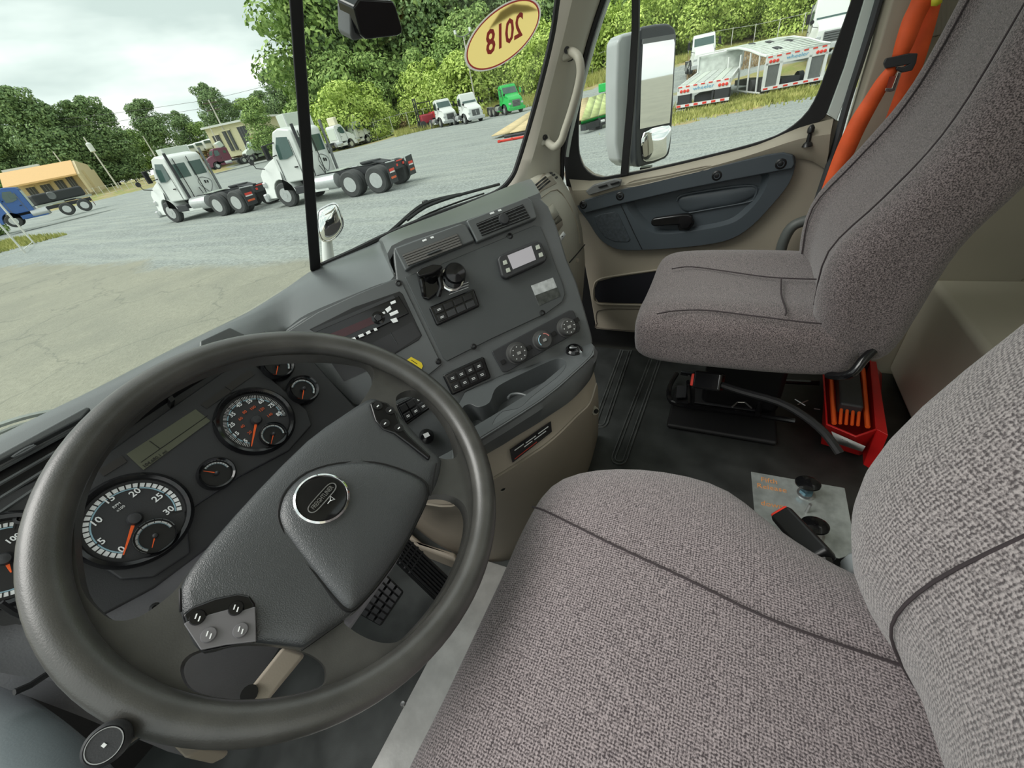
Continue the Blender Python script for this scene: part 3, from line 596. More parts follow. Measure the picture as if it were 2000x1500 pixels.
prism('green_side', [onz(1135, 238, -.6), onz(1215, 214, -.6), onz(1215, 221, -.8), onz(1135, 245, -.8)], V((.2, .05, 0)), GREENP, g2)
box('frame_beam', (a+b_)/2+V((.3, 0, -.35)), ((a-b_).length, .3, .35), FRAMEM, g2, U=b_-a, Vv=(0, 0, 1))
for i in range(5):
    p0 = onz(1140, 246, -.85).lerp(onz(1215, 226, -.85), (i+.1)/5); p1 = onz(1140, 246, -.85).lerp(onz(1215, 226, -.85), (i+.6)/5)
    tube('reflector', [p0, p1], .07, FLAPR if i % 2 else FLAPW, g2, seg=6)
box('green_headboard', (c+d)/2+V((.5, 0, .35)), (3.2, .5, .7), GREENP, g2, U=c-d, Vv=(0, 0, 1), bevel=.05)
for t_ in (.2, .8): lathe('wheel', a.lerp(b_, t_)+V((1, 0, -.45)), (b_-a), [(.15, .12), (.42, .12), (.42, -.12), (.15, -.12)], TIRE, g2, seg=16)

# ------------------------------------------------------------------ buildings, poles, fences
TANW = mat('tan_wall', (.66, .56, .36), .8); ORR = mat('orange_roof', (.74, .47, .21), .6, var=.06); YW = mat('pale_yellow_wall', (.66, .63, .42), .8); DGL = mat('dark_doorway', (.05, .055, .06), .4)
def building(label, pa, pb, d, depth, hw, roofmat, wallm, doors, fr=None, name='building'):
    A = atd(*pa, d[0]); B = atd(*pb, d[1]); B.z = A.z = min(A.z, B.z); U = (B-A).normalized(); F_ = V((-U.y, U.x, 0))
    if F_.dot(A) < 0: F_ = -F_
    w = (B-A).length; Z = V((0, 0, 1)); o = T(name, label, 'building', A); P = lambda u, f, z: A+U*u+F_*f+Z*z
    box('wall', P(w/2, depth/2, hw/2-.5), (w, depth, hw+1), wallm, o, U=U, Vv=F_)
    if fr:
        prism('roof', [P(-1, -3.2, hw-.6), P(w*.92, -3.2, hw-.6), P(w*.92, 0.2, hw+1.6), P(-1, .2, hw+1.6)], Z*.25, roofmat, o)
        prism('gable_wall', [P(w*.92, -3.0, 0), P(w*.92, depth, 0), P(w*.92, depth, hw+1), P(w*.92, .2, hw+1.7), P(w*.92, -3.0, hw-.5)], U*.4, wallm, o)
        box('parapet', P(w*.2, 1, hw+1.9), (w*.5, 1, .6), WPNT, o, U=U, Vv=F_)
    else:
        box('roof', P(w/2, depth/2, hw+.15), (w+1, depth+1, .35), roofmat, o, U=U, Vv=F_)
    for (u0, u1, h) in doors:
        box('bay_door', P((u0+u1)/2*w, -.05, h/2), ((u1-u0)*w, .25, h), DGL, o, U=U, Vv=F_)
        box('door_frame', P((u0+u1)/2*w, -.08, h+.1), ((u1-u0)*w+.4, .3, .2), wallm, o, U=U, Vv=F_)
        for k in (1, 2): box('door_panel', P((u0+(u1-u0)*k/3)*w, -.2, h/2), (.1, .06, h), GRIL, o, U=U, Vv=F_)
building('tan building with an orange sloping roof at left behind the blue truck', (60, 396), (192, 372), (120, 118), 10, 3.6, ORR, TANW, [(.08, .2, 2.6), (.28, .42, 2.6), (.5, .62, 2.8), (.68, .78, 3)], fr=1)
building('long pale yellow building with tall dark bay doors, behind the two white day cabs', (425, 301), (525, 270), (118, 112), 14, 4.6, WPNT, YW, [(.07, .19, 3.2), (.27, .33, 3.6), (.36, .41, 3.6), (.55, .70, 3.8)])
POLE = mat('pale_pole', (.62, .60, .54), .8); WIRE = mat('wire', (.12, .12, .12), .6)
def pole(label, base, topy, d, r=.13, cross=0, lamp=0, obj='utility_pole'):
    b_ = atd(*base, d); lo, hi = 0, 60
    for _ in range(40):                    # height that reaches the top seen in the photograph
        mid = (lo+hi)/2; q = V((b_.x, b_.y, b_.z+mid))-EYE; c = _R*q.x+_F*q.y-_D*q.z
        if CY+FPX*c.y/c.z > topy: lo = mid
        else: hi = mid
    h = lo; o = T(obj, label, 'pole', b_); tube('pole_shaft', [b_+V((0, 0, -.5)), b_+V((0, 0, h))], [r, r*.7], POLE, o, seg=8)
    side = V((b_.y, -b_.x, 0)).normalized()
    for k in range(cross): tube('crossarm', [b_+V((0, 0, h-.5-1.2*k))-side*1.3, b_+V((0, 0, h-.5-1.2*k))+side*1.3], .09, BARK, o, seg=6)
    if cross:
        for s in (-1, 0, 1): lathe('insulator', b_+V((0, 0, h-.4))+side*s*1.2, (0, 0, 1), [(.08, 0), (.1, .15), (.05, .3)], GREYP, o, seg=8)
    if lamp:
        for s in (-1, 1): tube('lamp_arm', [b_+V((0, 0, h)), b_+V((0, 0, h+.2))+side*s*.8, b_+V((0, 0, h+.5))+side*s*1.0], .06, GRIL, o, seg=6); box('lamp_head', b_+V((0, 0, h+.6))+side*s*1.0, (.3, .3, .45), WPNT, o, bevel=.05)
    return b_+V((0, 0, h)), o
tA, _ = pole('wooden utility pole with two crossarms against the sky behind the farther white day cab', (443, 266), 195, 116, .16, 2)
pole('thin pale pole standing left of the crossarm pole', (424, 276), 245, 115, .10)
tB, pB = pole('pale leaning utility pole with a round transformer near the left trees', (228, 362), 268, 112, .15, 0)
lathe('transformer', tB+V((0, 0, -1.6)), (0, 0, 1), [(.3, -.7), (.42, -.6), (.42, .6), (.2, .75)], WPNT, pB, seg=14)
pole('thin pale pole rising behind the orange-roofed building', (136, 340), 296, 128, .13)
pole('pale pole among the trees left of the pale green box body', (300, 300), 266, 118, .12)
pole('tall white light pole with two lamp heads behind the windshield sticker', (925, 180), 72, 70, .11, 0, 1, 'light_pole')
for k, (e0, e1) in enumerate(((tA, V((20, 190, 26))), (tA+V((0, 0, -1.2)), V((20, 190, 24))), (tA, V((125, 90, 26))), (tA+V((0, 0, -1.2)), V((125, 90, 24))))):
    pts = [e0.lerp(e1, i/10)+V((0, 0, -3*math.sin(math.pi*i/10))) for i in range(11)]
    w_ = tube('power_line', pts, .035, WIRE, seg=4); tag(w_, 'thin power line strung from the crossarm pole across the sky', 'cable', 'power lines')
FP = mat('fence_post_white', (.62, .63, .58), .6)
def posts(label, group, pts, h=2.4, rails=True):
    o = T('fence', label, 'fence', pts[0])
    for p in pts: tube('fence_post', [p+V((0, 0, -.2)), p+V((0, 0, h))], .045, FP, o, seg=6)
    for z in ((h-.1, .2) if rails else ()): tube('fence_rail', [p+V((0, 0, z)) for p in pts], .02, FP, o, seg=4)
posts('chain link fence along the top of the bank behind the parked trucks', None, [V((*pol(a_, 72.5), gz(*pol(a_, 72.5)))) for a_ in range(44, 100, 2)])
posts('low pale fence in front of the trees behind the orange-roofed building', None, [V((*pol(a_, 108), gz(*pol(a_, 108)))) for a_ in [19.5+.5*i for i in range(18)]], 1.5)
fpp = [onz(5, 432, -1.25), onz(42, 467, -1.25), onz(70, 456, -1.25)]
posts('chain link fence corner at the far left edge beside the grass', None, [V((4.5, 33, -1.25)), V((7.6, 33.5, -1.25)), V((9.3, 38, -1.25)), V((10.5, 43, -1.25))], 2.6)
# row of small far vehicles by the pale building
for i in range(5):
    p = atd(372+i*16, 303-i*5, 125); o = T('parked_van', 'small white vehicle in the distant row left of the pale building', 'vehicle', p, 'distant white vehicles'); box('van_body', p+V((0, 0, .9)), (2.4, 4.4, 1.7), WPNT, o, bevel=.3); box('van_window', p+V((0, -2.0, 1.4)), (2.0, .8, .5), TGL, o)
    for s in (-1, 1): lathe('wheel', p+V((s*1.1, -1.3, .3)), (s, 0, 0), [(.3, .1), (.3, -.1)], TIRE, o, seg=10)

# tufts of grass: nobody could count the blades
def tufts(name, label, spots, n, h, m):
    vs = []; fs = []
    for i in range(n):
        x, y = spots(); z = gz(x, y); a = rnd.random()*6.28; k = len(vs); hh = h*rnd.uniform(.4, 1.2); w = .03*rnd.uniform(.6, 2); dx, dy = math.cos(a)*w, math.sin(a)*w; lx, ly = rnd.gauss(0, .12)*hh*2, rnd.gauss(0, .12)*hh*2
        vs += [(x-dx, y-dy, z-.02), (x+dx, y+dy, z-.02), (x+lx, y+ly, z+hh)]; fs.append((k, k+1, k+2))
    o = mk(name, vs, fs, m, smooth=False); tag(o, label, 'grass', kind='stuff'); return o
GT = leafmat('grass_blades', (.20, .22, .06), (.38, .40, .12), (.62, .58, .24))
def s1():
    t_ = rnd.random(); return 25.5+4*t_+rnd.gauss(0, 1.1), 4.5-9.5*t_+rnd.gauss(0, .7)
def s2(): return 31+rnd.gauss(0, 1.6), .2+rnd.gauss(0, 2.6)
def s3(): return 4+rnd.random()*7, 38+rnd.random()*9+0
def s4():
    a = rnd.uniform(50, 98); return pol(a, rnd.uniform(64, 76))
tufts('yellow_grass', 'yellowish weeds growing in the gravel along the trailer tails', s1, 7000, .22, GT)
tufts('trailer_grass', 'green weeds growing under the two flat trailers', s2, 4000, .25, GT)
tufts('corner_grass', 'grass strip at the far left corner of the yard', s3, 6000, .25, GT)
tufts('bank_grass', 'rough grass covering the bank below the bushes', s4, 26000, .7, GT)

DRYG = leafmat('dry_blades', (.20, .14, .07), (.38, .28, .16), (.56, .47, .30))
def s5(): return pol(rnd.uniform(84, 99), rnd.uniform(56, 72))
tufts('dry_bank_grass', 'dry brown weeds covering the slope behind the trailers', s5, 14000, .45, DRYG)
# ================================================================== the cab
def fpoly(fr, name, px, d0, d1, m, parent=None, sm=0, **k):   # slab on a frame, its front face seen at these pixels
    P = [fr.L(x, y, d1) for x, y in px]
    if sm: P = smoothloop(P, sm)
    return prism(name, P, fr.N*(d0-d1), m, parent, **k)
def struct(o): o['kind'] = 'structure'; return o
FLOORX = (-.55, 1.66)
fl = struct(mk('floor', [(-.55, -.9, 0), (1.62, -.9, 0), (1.62, 1.25, 0), (-.55, 1.25, 0)], [(0, 1, 2, 3)], MATF, solid=.04, off=-1))
for a, b_ in (((1174, 825), (1202, 745)), ((1210, 895), (1268, 735))):
    A = onz(*a, .0); B = onz(*b_, .0); dx = (B-A).normalized(); pr = V((-dx.y, dx.x, 0))*.025
    lp = [A+pr*math.cos(t)-dx*.03*math.sin(t) for t in [math.pi*i/6 for i in range(7)]]+[B-pr+dx*.25, B+pr+dx*.25]
    tube('mat_rib', [p+V((0, 0, .001)) for p in lp], .0035, MATF, fl, seg=6, closed=True)
    tube('mat_rib', [p+V((0, 0, .001)) for p in [A+(q-A)*.55 if i < 7 else q+(pr*.45 if i == 7 else -pr*.45) for i, q in enumerate(lp)]], .003, MATF, fl, seg=6, closed=True)
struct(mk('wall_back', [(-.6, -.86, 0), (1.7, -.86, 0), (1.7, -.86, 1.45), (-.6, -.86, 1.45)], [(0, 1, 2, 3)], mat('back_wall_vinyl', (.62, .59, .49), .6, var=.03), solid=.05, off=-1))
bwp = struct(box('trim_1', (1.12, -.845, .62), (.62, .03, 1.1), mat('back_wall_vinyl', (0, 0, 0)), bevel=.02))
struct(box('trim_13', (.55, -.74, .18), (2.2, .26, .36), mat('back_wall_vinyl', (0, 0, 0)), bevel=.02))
struct(mk('ceiling', [(-.40, -.9, 1.8), (1.70, -.9, 1.8), (1.62, .42, 1.75), (-.40, .42, 1.75)], [(0, 1, 2, 3)], mat('headliner', (.7, .69, .64), .9), solid=.03))  # partial ceiling out of view, added so highlights and reflections gain contrast
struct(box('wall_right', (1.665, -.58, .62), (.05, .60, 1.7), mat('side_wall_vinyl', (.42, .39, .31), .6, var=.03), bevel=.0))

# ---- windshield: two raked panes, centre strip, rubber
a_ = onz(617, 522, .80); b_ = EYE+ray(575, 0)*.952; c_ = onz(985, 368, .80)
WF = Frame(a_, c_-a_, b_-a_)                # right pane
WL = Frame(a_, a_-onz(0, 860, .80), b_-a_)  # left pane
g = struct(fpoly(WF, 'window_1', [(617, 530), (552, -420), (1170, -420), (1110, -140), (1095, -40), (1083, 40), (1062, 130), (1040, 220), (1012, 310), (985, 368), (800, 452)], -.004, 0, GLASS, smooth=False))
g2_ = struct(fpoly(WL, 'window_2', [(617, 530), (552, -420), (150, -420), (-250, -200), (-300, 1020), (0, 870), (350, 690)], -.004, 0, GLASS, smooth=False))
st = struct(mk('trim_2', [WF.L(x, y, d) for x, y in ((535, -430), (567, -430), (598, 120), (627, 528), (606, 530), (573, 120)) for d in (0, .03)], [(0, 2, 4, 6, 8, 10), (1, 11, 9, 7, 5, 3)]+[(2*i, 2*i+1, (2*i+3) % 12, (2*i+2) % 12) for i in range(6)], RUB, bevel=.004))
rub = smoothloop([WF.L(x, y, .004) for x, y in ((1172, -420), (1110, -120), (1090, -10), (1080, 60), (1062, 140), (1038, 230), (1014, 310), (1000, 345), (975, 372), (930, 392), (850, 420), (760, 458), (690, 492), (628, 520))], 4, False)
struct(tube('trim_3', rub, .0085, RUB, seg=8))

# ---- dashboard
DB = T('dashboard', 'long dark grey dashboard with gauges and a driver-facing centre panel under the windshield', 'dashboard', (.5, .75, 0))
CPF = Frame(EYE+ray(780, 570)*.86, (.758, -.649, .064), (.277, .409, .869))
c35, s35 = math.cos(rad(35)), math.sin(rad(35))
CLF = Frame(EYE+ray(265, 1015)*.72, (1, 0, 0), (0, s35, c35))
A = [(-150, 935), (0, 862), (100, 810), (200, 759), (350, 680), (430, 640), (500, 600), (560, 562), (617, 524), (700, 488), (735, 472), (760, 460), (900, 404), (985, 368), (1030, 352)]
B = [(-150, 975), (0, 892), (100, 842), (200, 795), (340, 722), (430, 678), (500, 658), (555, 644), (602, 612), (724, 561), (769, 540), (765, 480), (905, 432), (1030, 386), (1054, 376)]
ra = [onz(x, y, .80) for x, y in A]; rb = [(CLF if i < 6 else CPF).L(x, y) for i, (x, y) in enumerate(B)]
rb[6] = rb[5].lerp(rb[7], .5)
rows = []
for t in (-.25, 0, .25, .5, .75, .93, 1.0):
    rows.append(smoothloop([p.lerp(q, max(t, 0))+V((0, .25*min(t, 0), .0+.014*math.sin(math.pi*max(t, 0))+.3*min(t, 0))) for p, q in zip(ra, rb)], 4, False))
rows.append([p+V((-.003, -.004, -.012)) for p in rows[-1]])
loft('dash_top', rows, DASH, DB)
# left vent in the dash face
LV = [(-160, 1000), (0, 905), (150, 826), (176, 800), (168, 795), (0, 885), (-160, 968)]
fpoly(CLF, 'vent_bezel', [(-160, 985), (0, 900), (160, 817), (178, 797), (168, 793), (0, 884), (-160, 965)], -.01, .012, DASH, DB, bevel=.003)
fpoly(CLF, 'vent_cavity', [(-160, 1120), (-160, 985), (0, 900), (150, 822), (175, 860), (60, 960)], -.05, -.012, BLK, DB)
for k in range(4):
    o = 28*k; tube('vent_slat', [CLF.L(-160, 1005+o), CLF.L(0, 917+o), CLF.L(150-10*k, 838+o-2)], .0022, DASH, DB, seg=6)
tube('vent_slide', smoothloop([CLF.L(25, 893, .013), CLF.L(45, 885, .013), CLF.L(70, 870, .013), CLF.L(52, 876, .013)], 3), .002, DASHD, DB, seg=6, closed=True)
fpoly(CLF, 'small_cover', [(390, 665), (448, 638), (478, 652), (480, 690), (390, 700)], -.01, .006, DASH, DB, bevel=.003)
# instrument panel
fpoly(CLF, 'instrument_panel', [(-170, 1230), (-170, 1075), (0, 965), (60, 940), (200, 860), (340, 770), (420, 712), (500, 672), (560, 668), (600, 690), (640, 735), (705, 806), (700, 880), (560, 960), (420, 1060), (300, 1150), (150, 1230), (0, 1290)], -.08, 0, CLUS, DB, bevel=.004)
fpoly(CLF, 'display_surround', [(180, 905), (300, 820), (470, 702), (486, 700), (600, 800), (610, 830), (565, 880), (470, 930), (365, 1000), (372, 1080), (300, 1128), (235, 1133), (150, 1075), (140, 1000), (155, 945)], 0, .008, CLUS, DB, bevel=.003)
hood = [[CLF.L(x, y, .0) for x, y in ((150, 900), (240, 838), (350, 765), (440, 710), (520, 676))], [CLF.L(x, y, .035) for x, y in ((150, 850), (240, 790), (340, 722), (430, 672), (520, 650))]]
loft('cluster_hood', hood, CLUS, DB, solid=.008)
fpoly(CLF, 'visor_clip', [(328, 778), (336, 772), (342, 780), (334, 786)], 0, .03, BLK, DB)
fpoly(CLF, 'lcd_display', [(247, 887), (382, 799), (411, 822), (280, 918)], .008, .0095, LCD, DB)
tube('lcd_line', [CLF.L(275, 903, .01), CLF.L(405, 812, .01)], .0004, BLK, DB, seg=4); tube('lcd_line', [CLF.L(292, 861, .01), CLF.L(312, 876, .01)], .0004, BLK, DB, seg=4)
text('odometer_text', '104,680.1 mi', CLF.L(303, 896, .0098), CLF.U, CLF.V, .0065, BLK, DB, w=.9)
for q in ([(392, 790), (440, 757), (452, 765), (404, 798)], [(440, 755), (486, 722), (497, 732), (452, 763)], [(192, 918), (238, 890), (248, 902), (203, 930)]):
    fpoly(CLF, 'warning_light_strip', q, .007, .0095, mat('dark_lens', (.035, .033, .032), .3), DB)
def uvang(c, p): return math.atan2(p[1]-c[1], p[0]-c[0])
def gauge(px, py, R, nums, ts, a0px, a1px, tipx, nticks, bez=.008, small=None, d=.008, face=FACE, lab=None):
    c = CLF.L(px, py, d); N = CLF.N; g_ = lathe('gauge', c-N*.01, N, [(R*.97, 0), (R+bez, 0), (R+bez, .014), (R+bez*.5, .020), (R, .018), (R*.97, .008), (R*.95, .0075)], BLKG, DB, seg=48)
    lathe('dial_face', c, N, [(R*.97, -.004), (R*.97, -.0005), (.001, -.0005)], face, g_, seg=40)
    cu = CLF.uv(px, py, d); A0 = uvang(cu, CLF.uv(*a0px, d)); A1 = uvang(cu, CLF.uv(*a1px, d))
    while A1 > A0: A1 -= 2*math.pi
    def arc(name, r0, r1, m, f0=0, f1=1, n=40, h=.0004):
        vs = []; fs = []
        for i in range(n+1):
            a = A0+(A1-A0)*(f0+(f1-f0)*i/n); vs += [c+CLF.U*math.cos(a)*r+CLF.V*math.sin(a)*r+N*h for r in (r0, r1)]
            if i < n: fs.append((2*i, 2*i+2, 2*i+3, 2*i+1))
        mk(name, vs, fs, m, g_, smooth=False)
    arc('scale_band', R*.80, R*.90, WHT); arc('blue_band', R*.76, R*.79, BLU)
    vs = []; fs = []
    for i in range(nticks+1):
        a = A0+(A1-A0)*i/nticks; w = R*(.014 if i % 5 else .02); r0 = R*.79 if i % 5 else R*.70; k = len(vs); dr = CLF.U*math.cos(a)+CLF.V*math.sin(a); tg = CLF.V*math.cos(a)-CLF.U*math.sin(a)
        vs += [c+dr*r0-tg*w+N*.0006, c+dr*R*.91-tg*w+N*.0006, c+dr*R*.91+tg*w+N*.0006, c+dr*r0+tg*w+N*.0006]; fs.append((k, k+1, k+2, k+3))
    mk('tick_marks', vs, fs, FACE, g_, smooth=False)
    for s, x, y in nums: text('numeral', s, CLF.L(x, y, d+.001), CLF.U, CLF.V, ts, WHT, g_, w=1.0, bold=.0002)
    tip = CLF.L(*tipx, d+.006); dv = (tip-(c+N*.006)); L_ = dv.length; dv.normalize(); sd = dv.cross(N)
    prism('needle', [c+N*.005+dv*R*.16+sd*R*.035, tip+sd*R*.012, tip-sd*R*.012, c+N*.005+dv*R*.16-sd*R*.035], N*.001, ORG, g_)
    lathe('needle_hub', c, N, [(R*.15, .001), (R*.16, .006), (R*.12, .010), (.001, .011)], CLUS, g_, seg=20)
    return g_, c
R1 = .0505
g_, c = gauge(264, 1014, .0505, [('0', 238, 1073), ('5', 199, 1057), ('10', 188, 1019), ('15', 213, 976), ('20', 264, 962), ('25', 308, 972), ('30', 330, 997)], .011, (240, 1087), (352, 998), (241, 1084), 30)
for i, (x, y) in enumerate(((228, 987), (236, 993))): text('unit_text', ('RPM', 'x100')[i], CLF.L(x, y, .009), CLF.U, CLF.V, .0045, WHT, g_)
g_, c = gauge(500, 822, .0475, [('5', 480, 861), ('15', 461, 848), ('25', 453, 830), ('35', 454, 810), ('45', 467, 791), ('55', 487, 784), ('65', 510, 784), ('75', 530, 792), ('85', 545, 808)], .0085, (488, 872), (558, 812), (491, 872), 80)
for s, x, y in (('20', 488, 845), ('40', 474, 833), ('60', 470, 818), ('80', 478, 805), ('100', 494, 797), ('120', 511, 800), ('140', 527, 811)): text('numeral', s, CLF.L(x, y, .009), CLF.U, CLF.V, .0062, ORGP, g_)
for (px, py, R, a0, a1, tp) in ((303, 1047, .0205, (292, 1070), (337, 1028), (297, 1070)), (533, 849, .018, (525, 868), (556, 846), (529, 868)), ):
    gauge(px, py, R, [], .004, a0, a1, tp, 10, bez=.001, d=.0105)
for (px, py, R, a0, a1, tp) in ((423, 925, .0185, (402, 917), (447, 912), (397, 920)), (542, 714, .0205, (518, 705), (568, 722), (539, 733)), (592, 761, .0205, (568, 757), (616, 770), (590, 782))):
    gauge(px, py, R, [], .005, a0, a1, tp, 10, bez=.005, d=.012)
gauge(12, 1092, .043, [('100', 26, 1052)], .008, (30, 1125), (25, 1040), (22, 1118), 30, d=.006)
for x, y in ((483, 708), (41, 1013), (303, 1187)): lathe('screw', CLF.L(x, y, .009), CLF.N, [(.006, -.004), (.006, .001), (.003, .002), (.002, -.002), (.0005, -.002)], BLK, DB, seg=12)
# lower dash face
RA = [CLF.L(x, y, -.004) for x, y in ((-170, 1190), (-60, 1215), (60, 1200), (180, 1150), (300, 1110), (450, 1010), (600, 900), (715, 830))]
RC = [ony(x, y, yy) for x, y, yy in ((-170, 1270, .60), (-60, 1318, .58), (60, 1362, .57), (160, 1400, .57), (260, 1440, .57), (390, 1475, .55), (470, 1380, .58), (600, 1180, .62))]
RB = [p.lerp(q, .35)+V((0, -.012, 0)) for p, q in zip(RA, RC)]; RB2 = [p.lerp(q, .7)+V((0, -.018, 0)) for p, q in zip(RA, RC)]
loft('lower_dash', [smoothloop(r, 4, False) for r in (RA, RB, RB2, RC, [p+V((0, .10, -.02)) for p in RC], [p+V((0, .35, -.05)) for p in RC])], mat('lower_dash_vinyl', (.20, .20, .215), .5, bump=.6, bs=350), DB)
tube('dash_seam', [ony(0, 1178, .575), ony(25, 1195, .573), ony(48, 1205, .572)], .003, BLK, DB, seg=6)
tube('dash_seam', [ony(28, 1352, .545), ony(60, 1338, .547), ony(95, 1315, .55)], .003, BLK, DB, seg=6)
# centre panel body and its plates
body = [(485, 655), (555, 644), (602, 612), (670, 582), (724, 561), (772, 543), (765, 480), (905, 432), (1036, 382), (1056, 386), (1072, 402), (1090, 445), (1108, 505), (1128, 552), (1142, 600), (1156, 650), (1160, 672), (1100, 697), (985, 735), (912, 768), (897, 800), (903, 893), (860, 905), (760, 860), (680, 800), (590, 700)]
fpoly(CPF, 'centre_panel_body', body, -.11, 0, DASH, DB, bevel=.006)
fpoly(CPF, 'switch_plate', [(790, 541), (860, 516), (1043, 440), (1056, 442), (1068, 470), (1086, 520), (1100, 556), (1104, 575), (1098, 590), (1068, 612), (960, 662), (873, 706), (866, 700)], 0, .005, DASHD, DB, bevel=.002)
ru = [(560, 648), (620, 610), (700, 573), (770, 545), (783, 546), (863, 712), (822, 745), (740, 800), (690, 790), (640, 740)]
fpoly(CPF, 'radio_plate', ru, 0, .004, DASH, DB, bevel=.002)
fpoly(CPF, 'radio_recess', [(604, 643), (690, 600), (780, 569), (786, 574), (824, 655), (818, 664), (765, 695), (690, 690)], .0035, .0055, BLK, DB, bevel=.001)
rd = T('car_radio', '', '') if False else None
radio = fpoly(CPF, 'radio', [(610, 648), (778, 577), (799, 612), (640, 688)], .005, .012, BLKG, DB, bevel=.002)
ORGN[radio.name] = ORGN[DB.name]
fpoly(CPF, 'radio_display', [(638, 655), (727, 618), (735, 630), (640, 672)], .012, .0128, mat('radio_red_window', (.045, .006, .010), .2), radio)
fpoly(CPF, 'slot_trim', [(610, 643), (768, 577), (772, 582), (613, 650)], .012, .0135, CLUS, radio)
lathe('control_disc', CPF.L(739, 621, .012), CPF.N, [(.013, 0), (.013, .003), (.008, .004), (.006, .007), (.001, .007)], BLKG, radio, seg=24)
for q in ([(752, 604), (762, 597), (765, 604), (757, 611)], [(760, 612), (776, 605), (779, 611), (763, 618)], [(762, 590), (772, 586), (774, 591), (764, 595)], [(762, 624), (774, 620), (778, 628), (768, 631)], [(745, 611), (751, 608), (753, 612), (747, 615)], [(683, 662), (693, 658), (696, 663), (686, 667)], [(699, 655), (709, 651), (712, 656), (702, 660)], [(714, 649), (722, 645), (725, 650), (717, 654)], [(729, 642), (735, 640), (738, 645), (732, 647)]):
    fpoly(CPF, 'radio_button', q, .012, .0145, WHT, radio, bevel=.0006)
fpoly(CPF, 'storage_slot', [(690, 690), (806, 628), (822, 655), (765, 693)], .0055, .0065, mat('slot_black', (.018, .018, .02), .3), DB)
tube('slot_divider', [CPF.L(762, 648, .007), CPF.L(776, 672, .007)], .0008, DASHD, DB, seg=4)
ys_ = fpoly(CPF, 'yellow_sticker', [(795, 703), (803, 697), (823, 708), (826, 715), (822, 723), (803, 712)], .004, .0055, YEL, DB)
tube('sticker_print', [CPF.L(803, 703, .006), CPF.L(815, 711, .006)], .0006, BLK, DB, seg=4)
for x, y in ((778, 553), (856, 706), (996, 461), (925, 677), (1059, 611)): lathe('screw', CPF.L(x, y, .005), CPF.N, [(.0065, -.003), (.0065, .001), (.004, .002), (.003, -.001), (.0005, -.001)], BLK, DB, seg=14)
fpoly(CPF, 'lower_pocket', [(645, 706), (700, 690), (722, 722), (672, 745)], .004, .0048, mat('slot_black', (0, 0, 0)), DB)
# vents above the switch plate
def vent(q, qi, n, cov, nm):
    v_ = fpoly(CPF, nm, q, 0, .016, DASH, DB, bevel=.004)
    fpoly(CPF, 'vent_opening', qi, .012, .0175, BLK if not cov else CLUS, v_)
    (ax_, ay_), (bx, by), (cx_, cy_), (dx, dy) = qi
    for k in range(n):
        f = (k+.5)/n; p0 = (ax_+(dx-ax_)*f, ay_+(dy-ay_)*f); p1 = (bx+(cx_-bx)*f, by+(cy_-by)*f); w = .42/n if cov else .16/n
        qq = [(ax_+(dx-ax_)*(f-w), ay_+(dy-ay_)*(f-w)), (bx+(cx_-bx)*(f-w), by+(cy_-by)*(f-w)), (bx+(cx_-bx)*(f+w), by+(cy_-by)*(f+w)), (ax_+(dx-ax_)*(f+w), ay_+(dy-ay_)*(f+w))]
        fpoly(CPF, 'vent_slat', qq, .016, .0205, mat('warm_grey_slat', (.12, .115, .108), .5) if cov else DASHD, v_, bevel=.0008)
    return v_
v1 = vent([(769, 484), (900, 436), (912, 440), (928, 470), (806, 520), (792, 530)], [(785, 497), (893, 456), (903, 479), (797, 519)], 5, 1, 'closed_vent')
v2 = vent([(910, 430), (1030, 384), (1040, 392), (1050, 425), (940, 470), (932, 474)], [(930, 437), (1021, 399), (1036, 425), (942, 461)], 5, 0, 'air_vent')
for k in (.3, .55, .8): tube('vane', [CPF.L(930+91*k, 437-38*k, .017), CPF.L(942+94*k, 461-36*k, .017)], .0012, CLUS, v2, seg=5)
for v_, x, y in ((v1, 836, 466), (v2, 968, 413)): 
    fpoly(CPF, 'vent_icon', [(x-12, y+3), (x-4, y), (x-2, y+3), (x-10, y+6)], .016, .0166, WHT, v_); fpoly(CPF, 'vent_icon', [(x+4, y-3), (x+10, y-5), (x+12, y-2), (x+6, y)], .016, .0166, WHT, v_)
tube('vent_tab', [CPF.L(835, 497, .021), CPF.L(860, 487, .023)], .002, DASHD, v1, seg=8); lathe('vent_tab', CPF.L(984, 428, .02), CPF.N, [(.012, 0), (.01, .004), (.001, .006)], CLUS, v2, seg=12)
# park brake valve and round knob
pb = fpoly(CPF, 'brake_lever', [(815, 540), (822, 528), (842, 518), (860, 518), (866, 528), (864, 565), (850, 577), (838, 586), (826, 583)], .005, .018, BLKG, DB, bevel=.004)
fpoly(CPF, 'lever_paddle', [(812, 532), (822, 522), (845, 514), (862, 515), (866, 522), (845, 535), (818, 542)], .03, .052, BLKG, pb, bevel=.005)
tube('lever_stem', [CPF.L(842, 545, .01), CPF.L(843, 533, .04)], [.014, .010], BLKG, pb, seg=12)
for s, xx in ((0, 822), (1, 858)): tube('lever_guard', [CPF.L(xx, 540, .03), CPF.L(xx+4, 560, .03), CPF.L(xx+6-8*s, 578, .02)], .005, BLKG, pb, seg=8)
kn = lathe('round_knob', CPF.L(886, 541, .005), CPF.N, [(.024, 0), (.024, .008), (.017, .010), (.016, .024), (.021, .028), (.022, .034), (.019, .040), (.006, .043), (.001, .043)], BLKG, DB, seg=32)
lathe('chrome_ring', CPF.L(882, 546, .013), CPF.N, [(.0245, 0), (.0245, .003), (.0215, .0035), (.0215, 0)], CHR, kn, seg=32)
for k in range(3): tube('knob_print', [CPF.L(877, 566+k*5-1, .0055), CPF.L(915, 551+k*5, .0055)], .0007, WHT, DB, seg=4)
